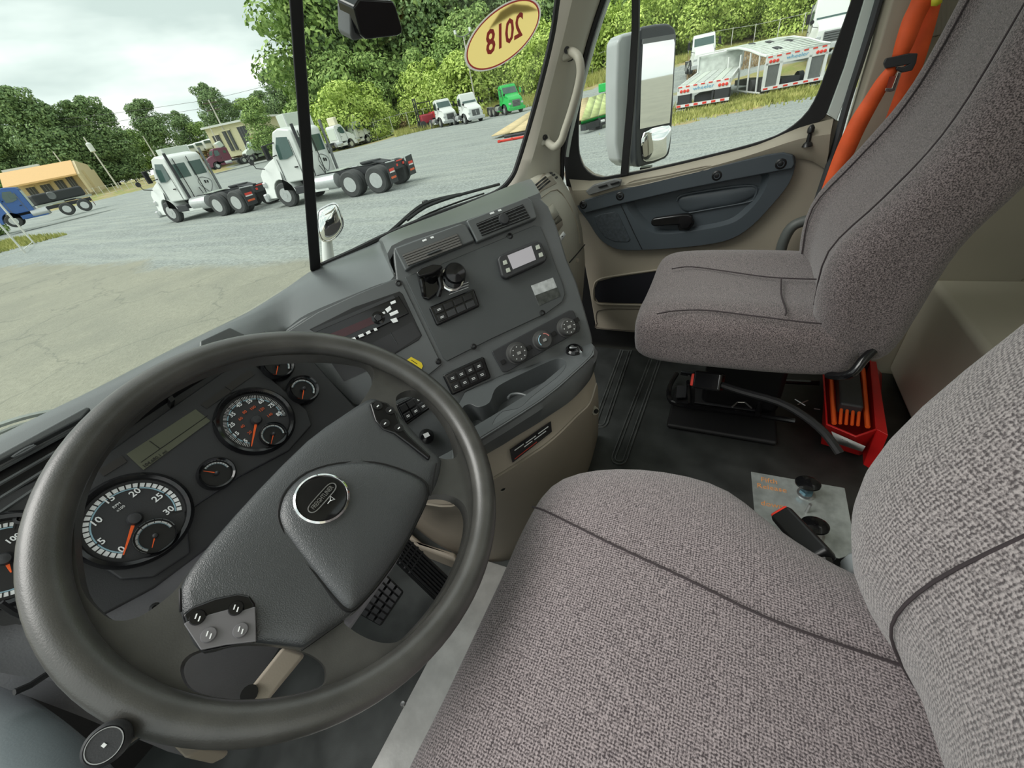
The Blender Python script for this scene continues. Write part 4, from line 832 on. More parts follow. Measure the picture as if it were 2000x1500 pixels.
# switch banks
def bank(q, nx_, ny_, icons, nm='switch_bank', d=.005):
    o = fpoly(CPF, nm, q, 0, d+.007, BLKG, DB, bevel=.004); (a, b, c, e_) = [V((x, y, 0)) for x, y in (q[0], q[1], q[2], q[3])]
    for i in range(nx_):
        for j in range(ny_):
            f = lambda u, v: (a.lerp(b, u)).lerp(e_.lerp(c, u), v)
            m_ = .012; u0 = .07+.86*(i/nx_)+m_; u1 = .07+.86*((i+1)/nx_)-m_; v0 = .1+.8*j/ny_+m_*3; v1_ = .1+.8*(j+1)/ny_-m_*3
            P = [f(u0, v0), f(u1, v0), f(u1, v1_), f(u0, v1_)]
            s = fpoly(CPF, 'rocker_switch', [(p.x, p.y) for p in P], d+.006, d+.0105, BLK if (j, i) not in icons or icons[(j, i)] != 'g' else CLUS, o, bevel=.0012)
            if (j, i) in icons and icons[(j, i)] == 'w':
                for vv in (.42, .6): p0 = f(u0+.3*(u1-u0), v0+vv*(v1_-v0)); p1 = f(u1-.3*(u1-u0), v0+vv*(v1_-v0)); tube('switch_print', [CPF.L(p0.x, p0.y, d+.0108), CPF.L(p1.x, p1.y, d+.0108)], .0007, WHT, o, seg=4)
    return o
bank([(837, 600), (926, 563), (938, 598), (853, 637)], 4, 2, {(0, 0): 'w', (1, 0): 'w', (1, 1): 'g', (1, 2): 'g', (1, 3): 'g'})
bank([(864, 733), (945, 696), (960, 738), (883, 773)], 4, 2, {(j, i): 'w' for j in (0, 1) for i in range(4)}, d=.001)
bank([(772, 790), (822, 766), (845, 795), (792, 832)], 3, 2, {(0, 2): 'w', (1, 0): 'w', (1, 1): 'w', (1, 2): 'w'}, d=.001)
lk = lathe('light_knob', CPF.L(833, 852, 0), CPF.N, [(.016, 0), (.015, .012), (.012, .020), (.001, .021)], BLKG, DB, seg=24)
fpoly(CPF, 'knob_icon', [(826, 848), (836, 844), (840, 851), (830, 856)], .021, .0215, WHT, lk)
# climate panel
cl = fpoly(CPF, 'climate_panel', [(961, 686), (1112, 606), (1120, 606), (1134, 640), (1132, 647), (990, 727), (982, 727), (963, 693)], 0, .005, CLUS, DB, bevel=.002)
for i, (x, y, R) in enumerate(((1009, 690, .0215), (1058, 665, .0195), (1105, 640, .0195))):
    k = lathe('climate_knob', CPF.L(x, y, .005), CPF.N, [(R*1.15, 0), (R*1.15, .003), (R, .004), (R*.94, .018), (R*.85, .020), (.001, .020)], mat('knob_grey', (.055, .055, .054), .45), cl, seg=32)
    c0 = CPF.L(x, y, .005)+CPF.N*.0205
    for a in range(0, 360, 45):
        if i == 1: break
        p = c0+(CPF.U*math.cos(rad(a))+CPF.V*math.sin(rad(a)))*R*.65; lathe('knob_mark', p, CPF.N, [(.0012, 0), (.0012, .0004)], WHT, k, seg=6)
    if i == 1:
        for m_, a0, a1 in ((BLU, 110, 230), (mat('pale_red_print', (.7, .25, .22), .5), 20, 95)): tube('temperature_arc', [c0+(CPF.U*math.cos(rad(a))+CPF.V*math.sin(rad(a)))*R*.7 for a in range(a0, a1, 15)], .0012, m_, k, seg=5)
    box('knob_pointer', c0+CPF.N*.001, (.008, .006, .002), mat('knob_light', (.3, .3, .29), .5), k, U=CPF.U, Vv=CPF.V)
for x, y in ((983, 707), (1034, 679), (1082, 652), (1127, 625)): fpoly(CPF, 'mode_button', [(x-6, y-2), (x+2, y-6), (x+6, y+1), (x-2, y+6)], .005, .008, BLK, cl, bevel=.0008)
# fridge / display unit and sticker on the switch plate
un = fpoly(CPF, 'display_unit', [(976, 498), (1050, 468), (1058, 472), (1070, 502), (1067, 510), (990, 545), (980, 540), (972, 506)], .005, .022, CLUS, DB, bevel=.005)
fpoly(CPF, 'screen', [(991, 499), (1038, 480), (1047, 507), (1002, 526)], .022, .0228, SCRN, un)
for x, y in ((986, 513), (992, 528), (1050, 483), (1056, 498)): fpoly(CPF, 'unit_button', [(x-4, y-3), (x+3, y-6), (x+6, y+2), (x-2, y+5)], .022, .024, mat('pale_key', (.5, .53, .46), .5), un, bevel=.0008)
fpoly(CPF, 'instruction_sticker', [(1037, 558), (1080, 542), (1095, 578), (1053, 597)], .005, .0056, mat('sticker_silver', (.45, .47, .47), .3, var=.3, vs=60), DB)
fpoly(CPF, 'sticker_dark_half', [(1045, 577), (1088, 561), (1095, 578), (1053, 597)], .0056, .006, mat('sticker_dark', (.05, .055, .05), .3, var=.5, vs=80), DB)
# tray with cup holders
ZT = .565
outer = [onz(x, y, ZT) for x, y in ((890, 800), (908, 766), (985, 729), (1100, 691), (1150, 664), (1161, 676), (1160, 692), (1138, 714), (1090, 757), (1056, 783), (1021, 806), (980, 832), (940, 857), (920, 875), (905, 900), (880, 905))]
hole = smoothloop([onz(x, y, ZT) for x, y in ((903, 797), (918, 789), (934, 795), (956, 786), (966, 762), (983, 748), (1030, 725), (1077, 704), (1096, 700), (1106, 711), (1094, 731), (1060, 758), (1037, 776), (1018, 794), (1000, 800), (983, 803), (967, 817), (957, 838), (942, 848), (922, 845), (906, 825))], 3)
plate('tray_top', outer, [hole], V((0, 0, -.006)), DASH, DB, bevel=.0015, ang=50)
recess('tray_recess', hole, V((0, 0, -.045)), DASH, DB, taper=.93)
tube('cup_ring', smoothloop([onz(x, y, ZT-.012) for x, y in ((992, 778), (998, 771), (1012, 769), (1028, 773), (1036, 780))], 4, False), .003, DASH, DB, seg=8)
tube('tray_ridge', [onz(1000, 768, ZT-.045), onz(1090, 728, ZT-.045)], .003, DASH, DB, seg=6)
po = lathe('power_outlet', onz(1121, 686, ZT), (-.1, -.2, 1), [(.019, -.01), (.019, .006), (.015, .010), (.013, .004), (.001, .004)], BLKG, DB, seg=24)
tube('outlet_cap', [onz(1113, 680, ZT+.012), onz(1128, 678, ZT+.014), onz(1135, 690, ZT+.012)], .003, CHR, po, seg=8)
# console front: grey lip, tan band, tan body
cols0 = [(840, 935), (905, 900), (920, 875), (940, 857), (980, 832), (1021, 806), (1056, 783), (1090, 757), (1138, 714), (1159, 692), (1162, 676)]
cols1 = [(825, 950), (905, 930), (925, 905), (949, 888), (982, 869), (1010, 851), (1042, 832), (1071, 813), (1117, 781), (1152, 742), (1164, 712)]
r0 = [onz(x, y, ZT) for x, y in cols0]; r1 = [onz(x, y, .517) for x, y in cols1]
mid0 = [p.lerp(q, .3)+(V((p.x-.75, p.y-.75, 0)).normalized()*.006) for p, q in zip(r0, r1)]
sm = lambda r: smoothloop(r, 4, False)
loft('console_lip', [sm(r) for r in ([p+V((.025, .035, -.004)) for p in r0], [p+V((0, .004, .0015)) for p in r0], mid0, r1, [p+V((.03, .03, -.004)) for p in r1])], DASH, DB)
CN = T('centre_console', 'tan console under the dashboard centre, behind the steering wheel rim', 'console', (.7, .4, 0))
cA = [p+V((.012, .014, 0)) for p in r1]
cB = [onz(x, y, .468) for x, y in ((800, 975), (880, 985), (925, 955), (961, 933), (1000, 909), (1037, 885), (1060, 870), (1090, 845), (1125, 810), (1151, 784), (1164, 745))]
base = [onz(x, y, 0) for x, y in ((750, 960), (790, 1010), (845, 1057), (900, 1085), (945, 1096), (985, 1095), (1030, 1078), (1075, 1040), (1115, 985), (1150, 915), (1168, 850))]
cB2 = [p+V((-.003, -.003, -.003)) for p in cB]
def lerprow(a, b2, t, bul=0): return [p.lerp(q, t)+V((p.x-.75, p.y-.75, 0)).normalized()*bul for p, q in zip(a, b2)]
loft('console_band', [sm(r) for r in (cA, lerprow(cA, cB, .5), cB)], TAN, CN)
loft('console_body', [sm(r) for r in ([p+V((.01, .012, .0)) for p in cB], cB2, lerprow(cB2, base, .04, .002), lerprow(cB2, base, .35, .004), lerprow(cB2, base, .7, .002), base, [p+V((.02, .03, 0)) for p in base])], TAN, CN)
ls = [onz(995, 878, .50), onz(1074, 823, .50), onz(1076, 843, .478), onz(1000, 903, .478)]
nrm = (ls[1]-ls[0]).cross(ls[3]-ls[0]).normalized()
if nrm.dot(EYE-ls[0]) < 0: nrm = -nrm
lp_ = prism('warning_label', [p+nrm*.004 for p in ls], nrm*-.003, mat('label_black', (.012, .012, .015), .3), CN)
for k, (m_, f0, f1) in enumerate(((WHT, .08, .3), (WHT, .35, .6), (WHT, .66, .92), (WHT, .3, .5), (WHT, .55, .85), (mat('label_red', (.5, .06, .04), .4), .05, .6))):
    v = (.25, .3, .28, .5, .52, .85)[k]; p0 = ls[0].lerp(ls[1], f0).lerp(ls[3].lerp(ls[2], f0), v); p1 = ls[0].lerp(ls[1], f1).lerp(ls[3].lerp(ls[2], f1), v); tube('label_print', [p0+nrm*.0045, p1+nrm*.0045], .0009, m_, lp_, seg=4)
for (x, y, z) in ((978, 948, .40), (1160, 800, .40)):
    p = onz(x, y, z); lathe('screw_cap', p+V((-.004, -.004, 0)), V((-.6, -.7, .2)), [(.010, -.01), (.010, .003), (.005, .003), (.004, -.004)], TANL, CN, seg=14)
    lathe('screw_hole', p+V((-.006, -.007, .002)), V((-.6, -.7, .2)), [(.006, 0), (.006, .003)], BLK, CN, seg=10)
# passenger side of the dash (pale tan)
PD = T('passenger_dash', 'pale tan passenger end of the dash beside the door, with defroster vents on top', 'dashboard', (1.3, .6, 0))
prof = [onx(x, y, 1.54) for x, y in ((1000, 366), (1040, 345), (1068, 331), (1085, 333), (1097, 344), (1118, 380), (1130, 410), (1138, 445), (1143, 490), (1144, 515), (1141, 560), (1137, 600))]
rws = []
for x in (1.12, 1.2, 1.4, 1.53, 1.56): rws.append([V((x, p.y+(.02 if x > 1.55 else 0), p.z)) for p in prof])
loft('dash_shell', rws, TANL, PD)
def onprof(px, py, x, off=.004):        # nearest point of the shell along the sight line
    best = None; r = ray(px, py)
    for i in range(len(prof)-1):
        y0, z0, y1, z1 = prof[i].y, prof[i].z, prof[i+1].y, prof[i+1].z; nn = V((0, z1-z0, -(y1-y0)))
        den = r.dot(nn)
        if abs(den) < 1e-9: continue
        t = (V((0, y0, z0))-EYE).dot(nn)/den; p = EYE+r*t
        s = ((p.y-y0)*(y1-y0)+(p.z-z0)*(z1-z0))/((y1-y0)**2+(z1-z0)**2)
        if -.02 <= s <= 1.02 and t > 0 and (best is None or t < best[0]): best = (t, p)
    return best[1]-r*off if best else onx(px, py, x)
def onshell(name, px, m, th=.003): return mk(name, [onprof(x, y, 1.4) for x, y in px], [tuple(range(len(px)))], m, PD, solid=th)
onshell('defroster_frame', [(1030, 376), (1045, 361), (1062, 338), (1078, 346), (1087, 358), (1060, 372), (1046, 386)], TAN)
for q in ([(1043, 362), (1065, 344), (1068, 346), (1046, 364)], [(1047, 366), (1069, 348), (1072, 350), (1050, 368)], [(1051, 370), (1073, 352), (1076, 354), (1054, 372)], [(1019, 378), (1027, 369), (1030, 371), (1022, 380)], [(1026, 380), (1033, 373), (1036, 375), (1029, 383)], [(1033, 382), (1039, 377), (1042, 379), (1036, 384)], [(1073, 337), (1078, 335), (1080, 338), (1076, 340)], [(1078, 341), (1083, 339), (1085, 342), (1080, 344)], [(1084, 346), (1088, 344), (1090, 347), (1086, 349)]):
    mk('vent_slot', [onprof(x, y, 1.4, .008) for x, y in q], [(0, 1, 2, 3)], BLK, PD, solid=.001)
tube('bin_seam', [onprof(x, y, 1.4) for x, y in ((1050, 391), (1075, 373), (1088, 370), (1098, 378), (1115, 405), (1128, 440), (1133, 475))], .002, TAN, PD, seg=6)
tube('bin_seam', [onprof(x, y, 1.4) for x, y in ((1112, 513), (1128, 495), (1142, 478))], .0025, BLK, PD, seg=6)
onshell('latch_recess', [(1063, 411), (1079, 398), (1097, 428), (1099, 440), (1088, 455), (1076, 440)], TAN)
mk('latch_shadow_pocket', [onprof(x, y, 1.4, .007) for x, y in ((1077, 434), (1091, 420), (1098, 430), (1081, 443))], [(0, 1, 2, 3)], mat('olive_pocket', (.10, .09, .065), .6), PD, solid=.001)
mk('latch_handle', [onprof(x, y, 1.4, .012) for x, y in ((1065, 411), (1078, 399), (1091, 419), (1077, 433))], [(0, 1, 2, 3)], TANL, PD, solid=.006)
mk('airbag_tag', [onprof(x, y, 1.4, .007) for x, y in ((1090, 465), (1100, 452), (1105, 458), (1096, 472))], [(0, 1, 2, 3)], WHT, PD, solid=.001)
mk('tag_symbol', [onprof(x, y, 1.4, .009) for x, y in ((1096, 463), (1099, 460), (1100, 463))], [(0, 1, 2)], BLK, PD, solid=.0005)
lathe('round_button', onprof(1127, 508, 1.4), (-.7, -.6, .2), [(.008, -.004), (.008, .003), (.001, .004)], TAN, PD, seg=14)

# ---- steering wheel
SWc = EYE+V((.1494, .3871, -.321)); SN = V((.031, -.624, .78)).normalized(); SU = V((1, 0, 0)); SU = (SU-SN*SU.dot(SN)).normalized(); SV = SN.cross(SU)
SWF = Frame(SWc, SU, SV)
SW = T('steering_wheel', 'large worn black steering wheel with a leather-grained hub and thumb controls', 'steering wheel', SWc-V((0, 0, .1)))
tube('rim', [SWc+SU*math.cos(t)*.212+SV*math.sin(t)*.212 for t in [2*math.pi*i/96 for i in range(96)]], .0158, WHEELM, SW, seg=20, closed=True)
D0 = -.035
oc = [SWc+SN*D0*.3+(SU*math.cos(t)+SV*math.sin(t))*.207 for t in [2*math.pi*i/72 for i in range(72)]]
def wl(px, d=D0*.3): return [SWF.L(x, y, d) for x, y in px]
h_top = wl([(705, 702), (722, 712), (731, 730), (726, 752), (708, 782), (690, 800), (600, 865), (500, 965), (420, 1055), (372, 1112), (345, 1150), (310, 1180), (270, 1205), (225, 1212), (190, 1190), (160, 1150), (147, 1080), (146, 1020), (160, 950), (195, 880), (250, 815), (330, 752), (420, 713), (500, 698), (580, 693), (650, 694)])
h_right = wl([(776, 772), (800, 762), (826, 768), (850, 790), (872, 820), (887, 850), (895, 880), (890, 893), (872, 897), (850, 890), (826, 868), (800, 842), (783, 815), (774, 790)])
h_low = wl([(838, 968), (870, 966), (895, 975), (910, 992), (915, 1020), (905, 1070), (880, 1130), (845, 1185), (805, 1232), (780, 1252), (750, 1256), (715, 1246), (685, 1228), (672, 1212), (700, 1190), (750, 1130), (790, 1070), (815, 1015), (825, 985)])
h_bot = wl([(352, 1310), (362, 1285), (390, 1270), (440, 1260), (500, 1258), (560, 1264), (605, 1278), (632, 1298), (638, 1320), (632, 1338), (600, 1350), (540, 1362), (470, 1366), (410, 1360), (368, 1344)])
plate('spoke_frame', oc, [smoothloop(h, 3) for h in (h_top, h_right, h_low, h_bot)], SN*-.020, WHEELM, SW, bevel=.007, seg=3, ang=50)
hub = wl([(352, 1152), (372, 1112), (420, 1052), (500, 962), (600, 862), (665, 815), (715, 783), (735, 780), (770, 800), (800, 835), (842, 880), (862, 900), (852, 945), (838, 968), (822, 985), (812, 1020), (785, 1075), (740, 1140), (695, 1192), (670, 1212), (640, 1232), (600, 1262), (570, 1262), (500, 1255), (440, 1260), (392, 1272), (370, 1240), (352, 1195)], -.008)
dome('hub_cover', smoothloop(hub, 2), SN, .012, HUBM, SW, rings=8, base=.03, e=2.6)
# column shroud below the hub
pad = wl([(545, 1000), (560, 960), (600, 925), (660, 907), (730, 905), (790, 922), (830, 945), (832, 975), (812, 1020), (785, 1072), (742, 1135), (700, 1182), (678, 1192), (650, 1165), (610, 1115), (570, 1062), (550, 1030)], .0)
dome('horn_pad', smoothloop(pad, 3), SN, .014, HUBM, SW, rings=8, base=.02, e=2.4)
tube('pad_seam', smoothloop([p+SN*.0015 for p in pad], 3), .0022, BLK, SW, seg=6, closed=True)
bc = SWF.L(629, 974, .014)
bd = lathe('emblem_disc', bc, SN, [(.0265, -.004), (.0265, .0015), (.024, .0025), (.001, .003)], BLKG, SW, seg=40)
lathe('chrome_ring', bc, SN, [(.0285, -.004), (.0285, .003), (.0265, .0042), (.0255, .003), (.0255, -.002)], CHR, bd, seg=48)
e0 = SWF.L(602, 1003, .0175); e1 = SWF.L(656, 942, .0175); eu = (e1-e0).normalized(); ev = SN.cross(eu); L_ = (e1-e0).length
tube('name_bar', [e0.lerp(e1, .5)+eu*(L_/2*.9*math.copysign(abs(math.cos(t))**.35, math.cos(t)))+ev*(.0052*math.sin(t)) for t in [2*math.pi*i/32 for i in range(32)]], .0006, STEEL, bd, seg=6, closed=True)
text('emblem_text', 'FREIGHTLINER', e0.lerp(e1, .5), eu, ev, .0072, STEEL, bd, ext=.0004, w=.66)
hc = SWF.L(645, 978, .0175); tube('horn_icon', [hc-eu*.004, hc, hc+eu*.004+ev*.003, hc+eu*.004-ev*.003, hc], .0005, WHT, bd, seg=5)
# thumb controls
D2 = .004
pod = fpoly(SWF, 'thumb_pod', [(354, 1200), (375, 1184), (420, 1167), (465, 1158), (488, 1162), (499, 1178), (502, 1254), (470, 1256), (440, 1262), (392, 1272), (365, 1230)], -.01, D2, BLKG, SW, bevel=.003)
fpoly(SWF, 'silver_plate', [(358, 1218), (384, 1204), (400, 1205), (408, 1200), (445, 1190), (470, 1193), (499, 1184), (501, 1253), (440, 1260), (392, 1270), (367, 1232)], D2, D2+.003, SILV, pod, bevel=.001)
for i, (x, y) in enumerate(((386, 1206), (461, 1188), (408, 1240), (470, 1231))):
    q = lathe('thumb_button', SWF.L(x, y, D2+.003), SN, [(.0062, -.001), (.0062, .0008), (.0054, .0026), (.001, .003)], BLKG if i < 2 else SILV, pod, seg=20)
    for k in (-1, 1): box('button_print', SWF.L(x, y, D2+.0062)+SV*.0018*k, (.004, .001, .0004), WHT, q, U=SU+SV*.6, Vv=SV)
pod2 = fpoly(SWF, 'thumb_pod', [(722, 786), (735, 780), (758, 786), (775, 806), (784, 830), (800, 850), (843, 890), (838, 898), (800, 868), (770, 846), (748, 838), (733, 820)], -.01, D2, BLKG, SW, bevel=.003)
for x, y in ((738, 793), (762, 802), (752, 827), (779, 836)):
    q = lathe('thumb_button', SWF.L(x, y, D2), SN, [(.0065, -.001), (.0062, .0015), (.001, .0022)], BLK, pod2, seg=16)
    box('button_print', SWF.L(x, y, D2+.0026), (.004, .0015, .0004), WHT, q, U=SU, Vv=SV)
for a, b2 in (((352, 1150), (353, 1195)), ((670, 1212), (588, 1270)), ((852, 905), (840, 968))): tube('cover_seam', [SWF.L(*a, .004), SWF.L(*((V((*a, 0))+V((*b2, 0)))/2).xy, .006), SWF.L(*b2, .002)], .0012, BLK, SW, seg=5)
# column
SC_ = T('steering_column', 'grey steering column shroud with a tan strip below the wheel hub', 'steering column', SWc-SN*.3)
def colm(y0, w0, h0): c = SWc-SN*y0-SV*.055-SU*.02; return [c+SU*w0*x+SV*h0*y for x, y in ((-1, -.6), (-.8, -1), (.8, -1), (1, -.6), (1, .7), (.7, 1), (-.7, 1), (-1, .7))]
loft('shroud', [colm(.06, .055, .05), colm(.075, .075, .075), colm(.2, .08, .085), colm(.42, .075, .08)], mat('shroud_vinyl', (.36, .36, .40), .5, bump=.6, bs=350), SC_, closed=True, cap=True, bevel=.006)
tn = [SWc-SN*.10, SWc-SN*.38]
prism('tan_strip', [SWF.L(553, 1262, -.10), SWF.L(598, 1278, -.10), SWF.L(498, 1400, -.10), SWF.L(450, 1392, -.10)], -SN*.02, TAN, SC_, bevel=.004)
lathe('column_button', SWF.L(487, 1355, -.098), SN, [(.008, -.004), (.008, .003), (.001, .003)], BLK, SC_, seg=14)
prism('lower_flap', [ony(360, 1482, .47), ony(395, 1462, .47), ony(450, 1468, .47), ony(440, 1482, .47), ony(415, 1494, .47)], V((0, .04, .0)), TAN, SC_, bevel=.004)
sh = T('turn_signal_stalk', 'dark stalk with a round end cap poking out under the steering wheel rim', 'stalk', EYE+ray(205, 1452)*.5)
p1 = EYE+ray(204, 1455)*.475; p2 = EYE+ray(300, 1392)*.62; ax_ = (p1-p2).normalized()
tube('stalk_arm', [p2, p1-ax_*.01], .0122, BLKG, sh, seg=24)
for k in range(5): tube('grip_ridge', [p2+V((.0, 0, 0))+ax_.orthogonal()*0+ (ax_.cross(SU).normalized()*math.cos(k*.5-1)+SU*math.sin(k*.5-1))*.0122, p1-ax_*.02+(ax_.cross(SU).normalized()*math.cos(k*.5-1)+SU*math.sin(k*.5-1))*.0122], .0015, BLK, sh, seg=5)
lathe('end_cap', p1-ax_*.012, ax_, [(.0125, -.004), (.0132, .004), (.0128, .010), (.011, .0125), (.0102, .0115), (.0098, .0125), (.001, .0125)], CLUS, sh, seg=36)
lathe('cap_ring', p1, ax_, [(.0102, .0), (.0102, .001), (.0096, .001), (.0096, 0)], STEEL, sh, seg=32)
box('cap_mark', p1+ax_*.001, (.002, .0026, .001), WHT, sh, U=SU, Vv=ax_.cross(SU))
# ---- driver's side edge
dd = T('door_1', None, None, (-.25, .4, 0)); dd['kind'] = 'structure'
tube('door_pull', smoothloop([EYE+ray(-170, 1400)*.9, EYE+ray(-60, 1480)*.76, EYE+ray(20, 1570)*.66, EYE+ray(80, 1680)*.58], 4, False), .05, mat('door_blue_grey', (.17, .20, .21), .22, bump=.2, bs=500), dd, seg=24)
box('door_panel', (-.50, .35, .35), (.05, 1.1, .75), TRIM, dd, bevel=.02)

# ---- pedals and floor plate
pl = T('floor_plate', 'scuffed bare aluminium plate screwed to the floor in front of the driver seat', 'plate', (.1, .4, 0))
P0 = [onz(945, 1098, .012), onz(1001, 1111, .012), V((.455, .15, .012)), V((-.35, .15, .012)), V((-.35, .50, .012))]
P0[0] = V((.44, .50, .012))
prism('sheet', P0, V((0, 0, -.010)), ALU, pl, bevel=.001)
for x, y in ((787, 1375), (873, 1425)): lathe('rivet', onz(x, y, .012), (0, 0, 1), [(.007, 0), (.005, .003), (.001, .0035)], STEEL, pl, seg=12)
ac = T('accelerator_pedal', 'long black ribbed accelerator pedal, right of the brake pedal', 'pedal', onz(865, 1150, 0))
def padq(c4, z4): return [onz(x, y, z) for (x, y), z in zip(c4, z4)]
q4 = padq(((797, 1050), (878, 1127), (853, 1172), (770, 1092)), (.20, .06, .05, .19))
prism('pedal_pad', q4, V((0, .01, -.02)), BLK, ac, bevel=.003)
PN = (q4[1]-q4[0]).cross(q4[3]-q4[0]).normalized(); PN = PN if PN.z > 0 else -PN
for k in range(7): f = (k+.7)/7.6; tube('pedal_rib', [q4[0].lerp(q4[3], f)+PN*.003, q4[1].lerp(q4[2], f)+PN*.003], .0035, CLUS, ac, seg=6)
for k in range(3): f = (k+1)/9; tube('cross_rib', [q4[0].lerp(q4[1], f)+PN*.003, q4[3].lerp(q4[2], f)+PN*.003], .003, CLUS, ac, seg=6)
bp = T('brake_pedal', 'black rubber brake pedal with a grid of square pads', 'pedal', onz(740, 1190, 0))
q4 = padq(((742, 1108), (790, 1155), (745, 1222), (692, 1192)), (.19, .17, .12, .13)); PN = (q4[1]-q4[0]).cross(q4[3]-q4[0]).normalized(); PN = PN if PN.z > 0 else -PN
prism('pedal_plate', q4, V((0, .01, -.015)), BLK, bp, bevel=.004)
for i in range(4):
    for j in range(6):
        f = lambda u, v: q4[0].lerp(q4[1], u).lerp(q4[3].lerp(q4[2], u), v)+PN*.001
        prism('rubber_block', [f(i/4+.04, j/6+.02), f((i+1)/4-.03, j/6+.02), f((i+1)/4-.03, (j+1)/6-.03), f(i/4+.04, (j+1)/6-.03)], PN*.006, CLUS, bp)
tube('pedal_arm', [f(.5, .3)-PN*.02, f(.5, .1)+V((0, .15, .1))], .012, BLK, bp, seg=8)
struct(box('wall_front', (.5, 1.05, .2), (2.2, .06, .8), mat('carpet_dark', (.028, .026, .027), .95, bump=.8, bs=200)))
tu = struct(prism('trim_4', [onz(x, y, .001) for x, y in ((790, 1040), (835, 1080), (900, 1100), (905, 1120), (780, 1070), (740, 1010), (750, 1000))], V((0, 0, .06)), TAN, None, bevel=.01))
# ---- seats
def ssec(c, U, Vv, hw, hh, n=4, k=32, dish=0, dw=.5, side=1):
    r = []
    for i in range(k):
        t = 2*math.pi*(i+.5)/k; x = math.copysign(abs(math.cos(t))**(2/n), math.cos(t)); y = math.copysign(abs(math.sin(t))**(2/n), math.sin(t))
        if y*side > .3 and dish:
            q = max(0, min(1, (abs(x)-dw+.12)/.24)); y -= side*dish/hh*(1-q*q*(3-2*q))
        r.append(c+U*x*hw+Vv*y*hh)
    return r
def cushion(name, cx, st, m, parent, n=4, dish=.012):    # stations: y, half width, top, bottom
    rows = [ssec(V((cx, y, (t+b)/2)), V((1, 0, 0)), V((0, 0, 1)), hw, (t-b)/2, n, 40, dish) for y, hw, t, b in st]
    return loft(name, rows, m, parent, closed=True, cap=True, sub=1)
def back(name, cx, st, m, parent, n=3.6, dish=.03, dw=.5):       # stations: z, half width, front y, rear y
    rows = [ssec(V((cx, (f+r)/2, z)), V((1, 0, 0)), V((0, 1, 0)), hw, (f-r)/2, n, 44, dish, dw) for z, hw, f, r in st]
    return loft(name, rows, m, parent, closed=True, cap=True, sub=1)
DS = T('driver_chair', 'grey-mauve ribbed fabric driver seat with wide cushion, nearest the camera', 'seat', (.15, 0, 0))
cushion('cushion', .149, [(.238, .22, .47, .40), (.232, .262, .495, .375), (.205, .292, .528, .35), (.15, .318, .545, .345), (.08, .34, .55, .34), (.0, .348, .55, .34), (-.06, .338, .548, .34), (-.10, .30, .545, .34), (-.14, .275, .54, .34), (-.18, .255, .535, .34), (-.25, .238, .53, .34), (-.33, .23, .52, .34), (-.36, .22, .50, .36)], FAB, DS, 3.4, .010)
tube('seam', smoothloop([onz(x, y, z) for x, y, z in ((1040, 990, .524), (1065, 998, .532), (1130, 1030, .539), (1200, 1065, .542), (1340, 1130, .542), (1490, 1203, .540), (1650, 1262, .532), (1800, 1312, .528), (1860, 1330, .525))], 4, False), .0016, SEAM, DS, seg=6)
back('backrest', .149, [(.40, .20, -.30, -.38), (.42, .235, -.315, -.40), (.47, .250, -.278, -.41), (.53, .256, -.222, -.41), (.57, .258, -.186, -.41), (.61, .258, -.158, -.41), (.67, .258, -.132, -.41), (.74, .256, -.133, -.41), (.82, .254, -.155, -.42), (.90, .250, -.184, -.43), (1.0, .238, -.218, -.44), (1.12, .20, -.27, -.46), (1.25, .165, -.30, -.47), (1.36, .15, -.34, -.48)], FABB, DS, 4.0, .050, .30)
tube('seam', smoothloop([V((.149+.256*.30, f-.0245, z)) for z, f in ((.47, -.278), (.53, -.222), (.57, -.186), (.61, -.158), (.67, -.132), (.74, -.133), (.82, -.155))], 4, False), .0012, SEAM, DS, seg=6)
box('seat_base', (.16, -.08, .17), (.40, .42, .34), RUB, DS, bevel=.03)
box('seat_frame', (.15, -.05, .345), (.50, .5, .03), BLK, DS, bevel=.01)
tube('recline_arm', [(.30, -.30, .36), (.395, -.29, .42), (.40, -.36, .5)], .018, BLK, DS, seg=10)
lv = prism('side_cover', [onx(x, y, .44) for x, y in ((1640, 1092), (1655, 1078), (1685, 1070), (1710, 1072), (1712, 1092), (1690, 1098), (1660, 1110), (1645, 1118))], V((-.03, 0, 0)), mat('pale_grey_cover', (.33, .36, .37), .4), DS, bevel=.006)
prism('side_cover_black', [onx(x, y, .435) for x, y in ((1660, 1112), (1690, 1098), (1715, 1094), (1740, 1150), (1700, 1140))], V((-.04, 0, 0)), BLK, DS, bevel=.006)
sb = T('driver_buckle', 'black seat belt buckle with a red button standing beside the driver cushion', 'buckle', onz(1600, 1090, .3))
b0 = EYE+ray(1530, 1008)*.80; b1 = EYE+ray(1605, 1092)*.72
bu_, bv_ = (b1-b0).normalized(), V((0, 0, 1)); L_ = (b1-b0).length
box('buckle_body', b0.lerp(b1, .5), (L_*1.05, .034, .024), BLK, sb, U=bu_, Vv=bu_.cross(ray(1560, 1050)), bevel=.006)
box('red_button', b0-bu_*.002, (.014, .028, .018), mat('button_red', (.75, .05, .03), .3), sb, U=bu_, Vv=bu_.cross(ray(1560, 1050)), bevel=.003)
tube('buckle_stalk', [b1, b1+bu_*.12+V((0, 0, -.08))], .012, BLK, sb, seg=8)
PS = T('passenger_chair', 'grey-mauve fabric high-back passenger seat beside the right door', 'seat', (1.15, 0, 0))
cushion('cushion', 1.15, [(.185, .20, .53, .46), (.178, .235, .55, .435), (.155, .248, .566, .42), (.12, .254, .574, .412), (.04, .256, .576, .41), (-.08, .256, .574, .41), (-.18, .254, .57, .412), (-.26, .25, .565, .42), (-.31, .24, .55, .43)], FABP, PS, 4.5, .010)
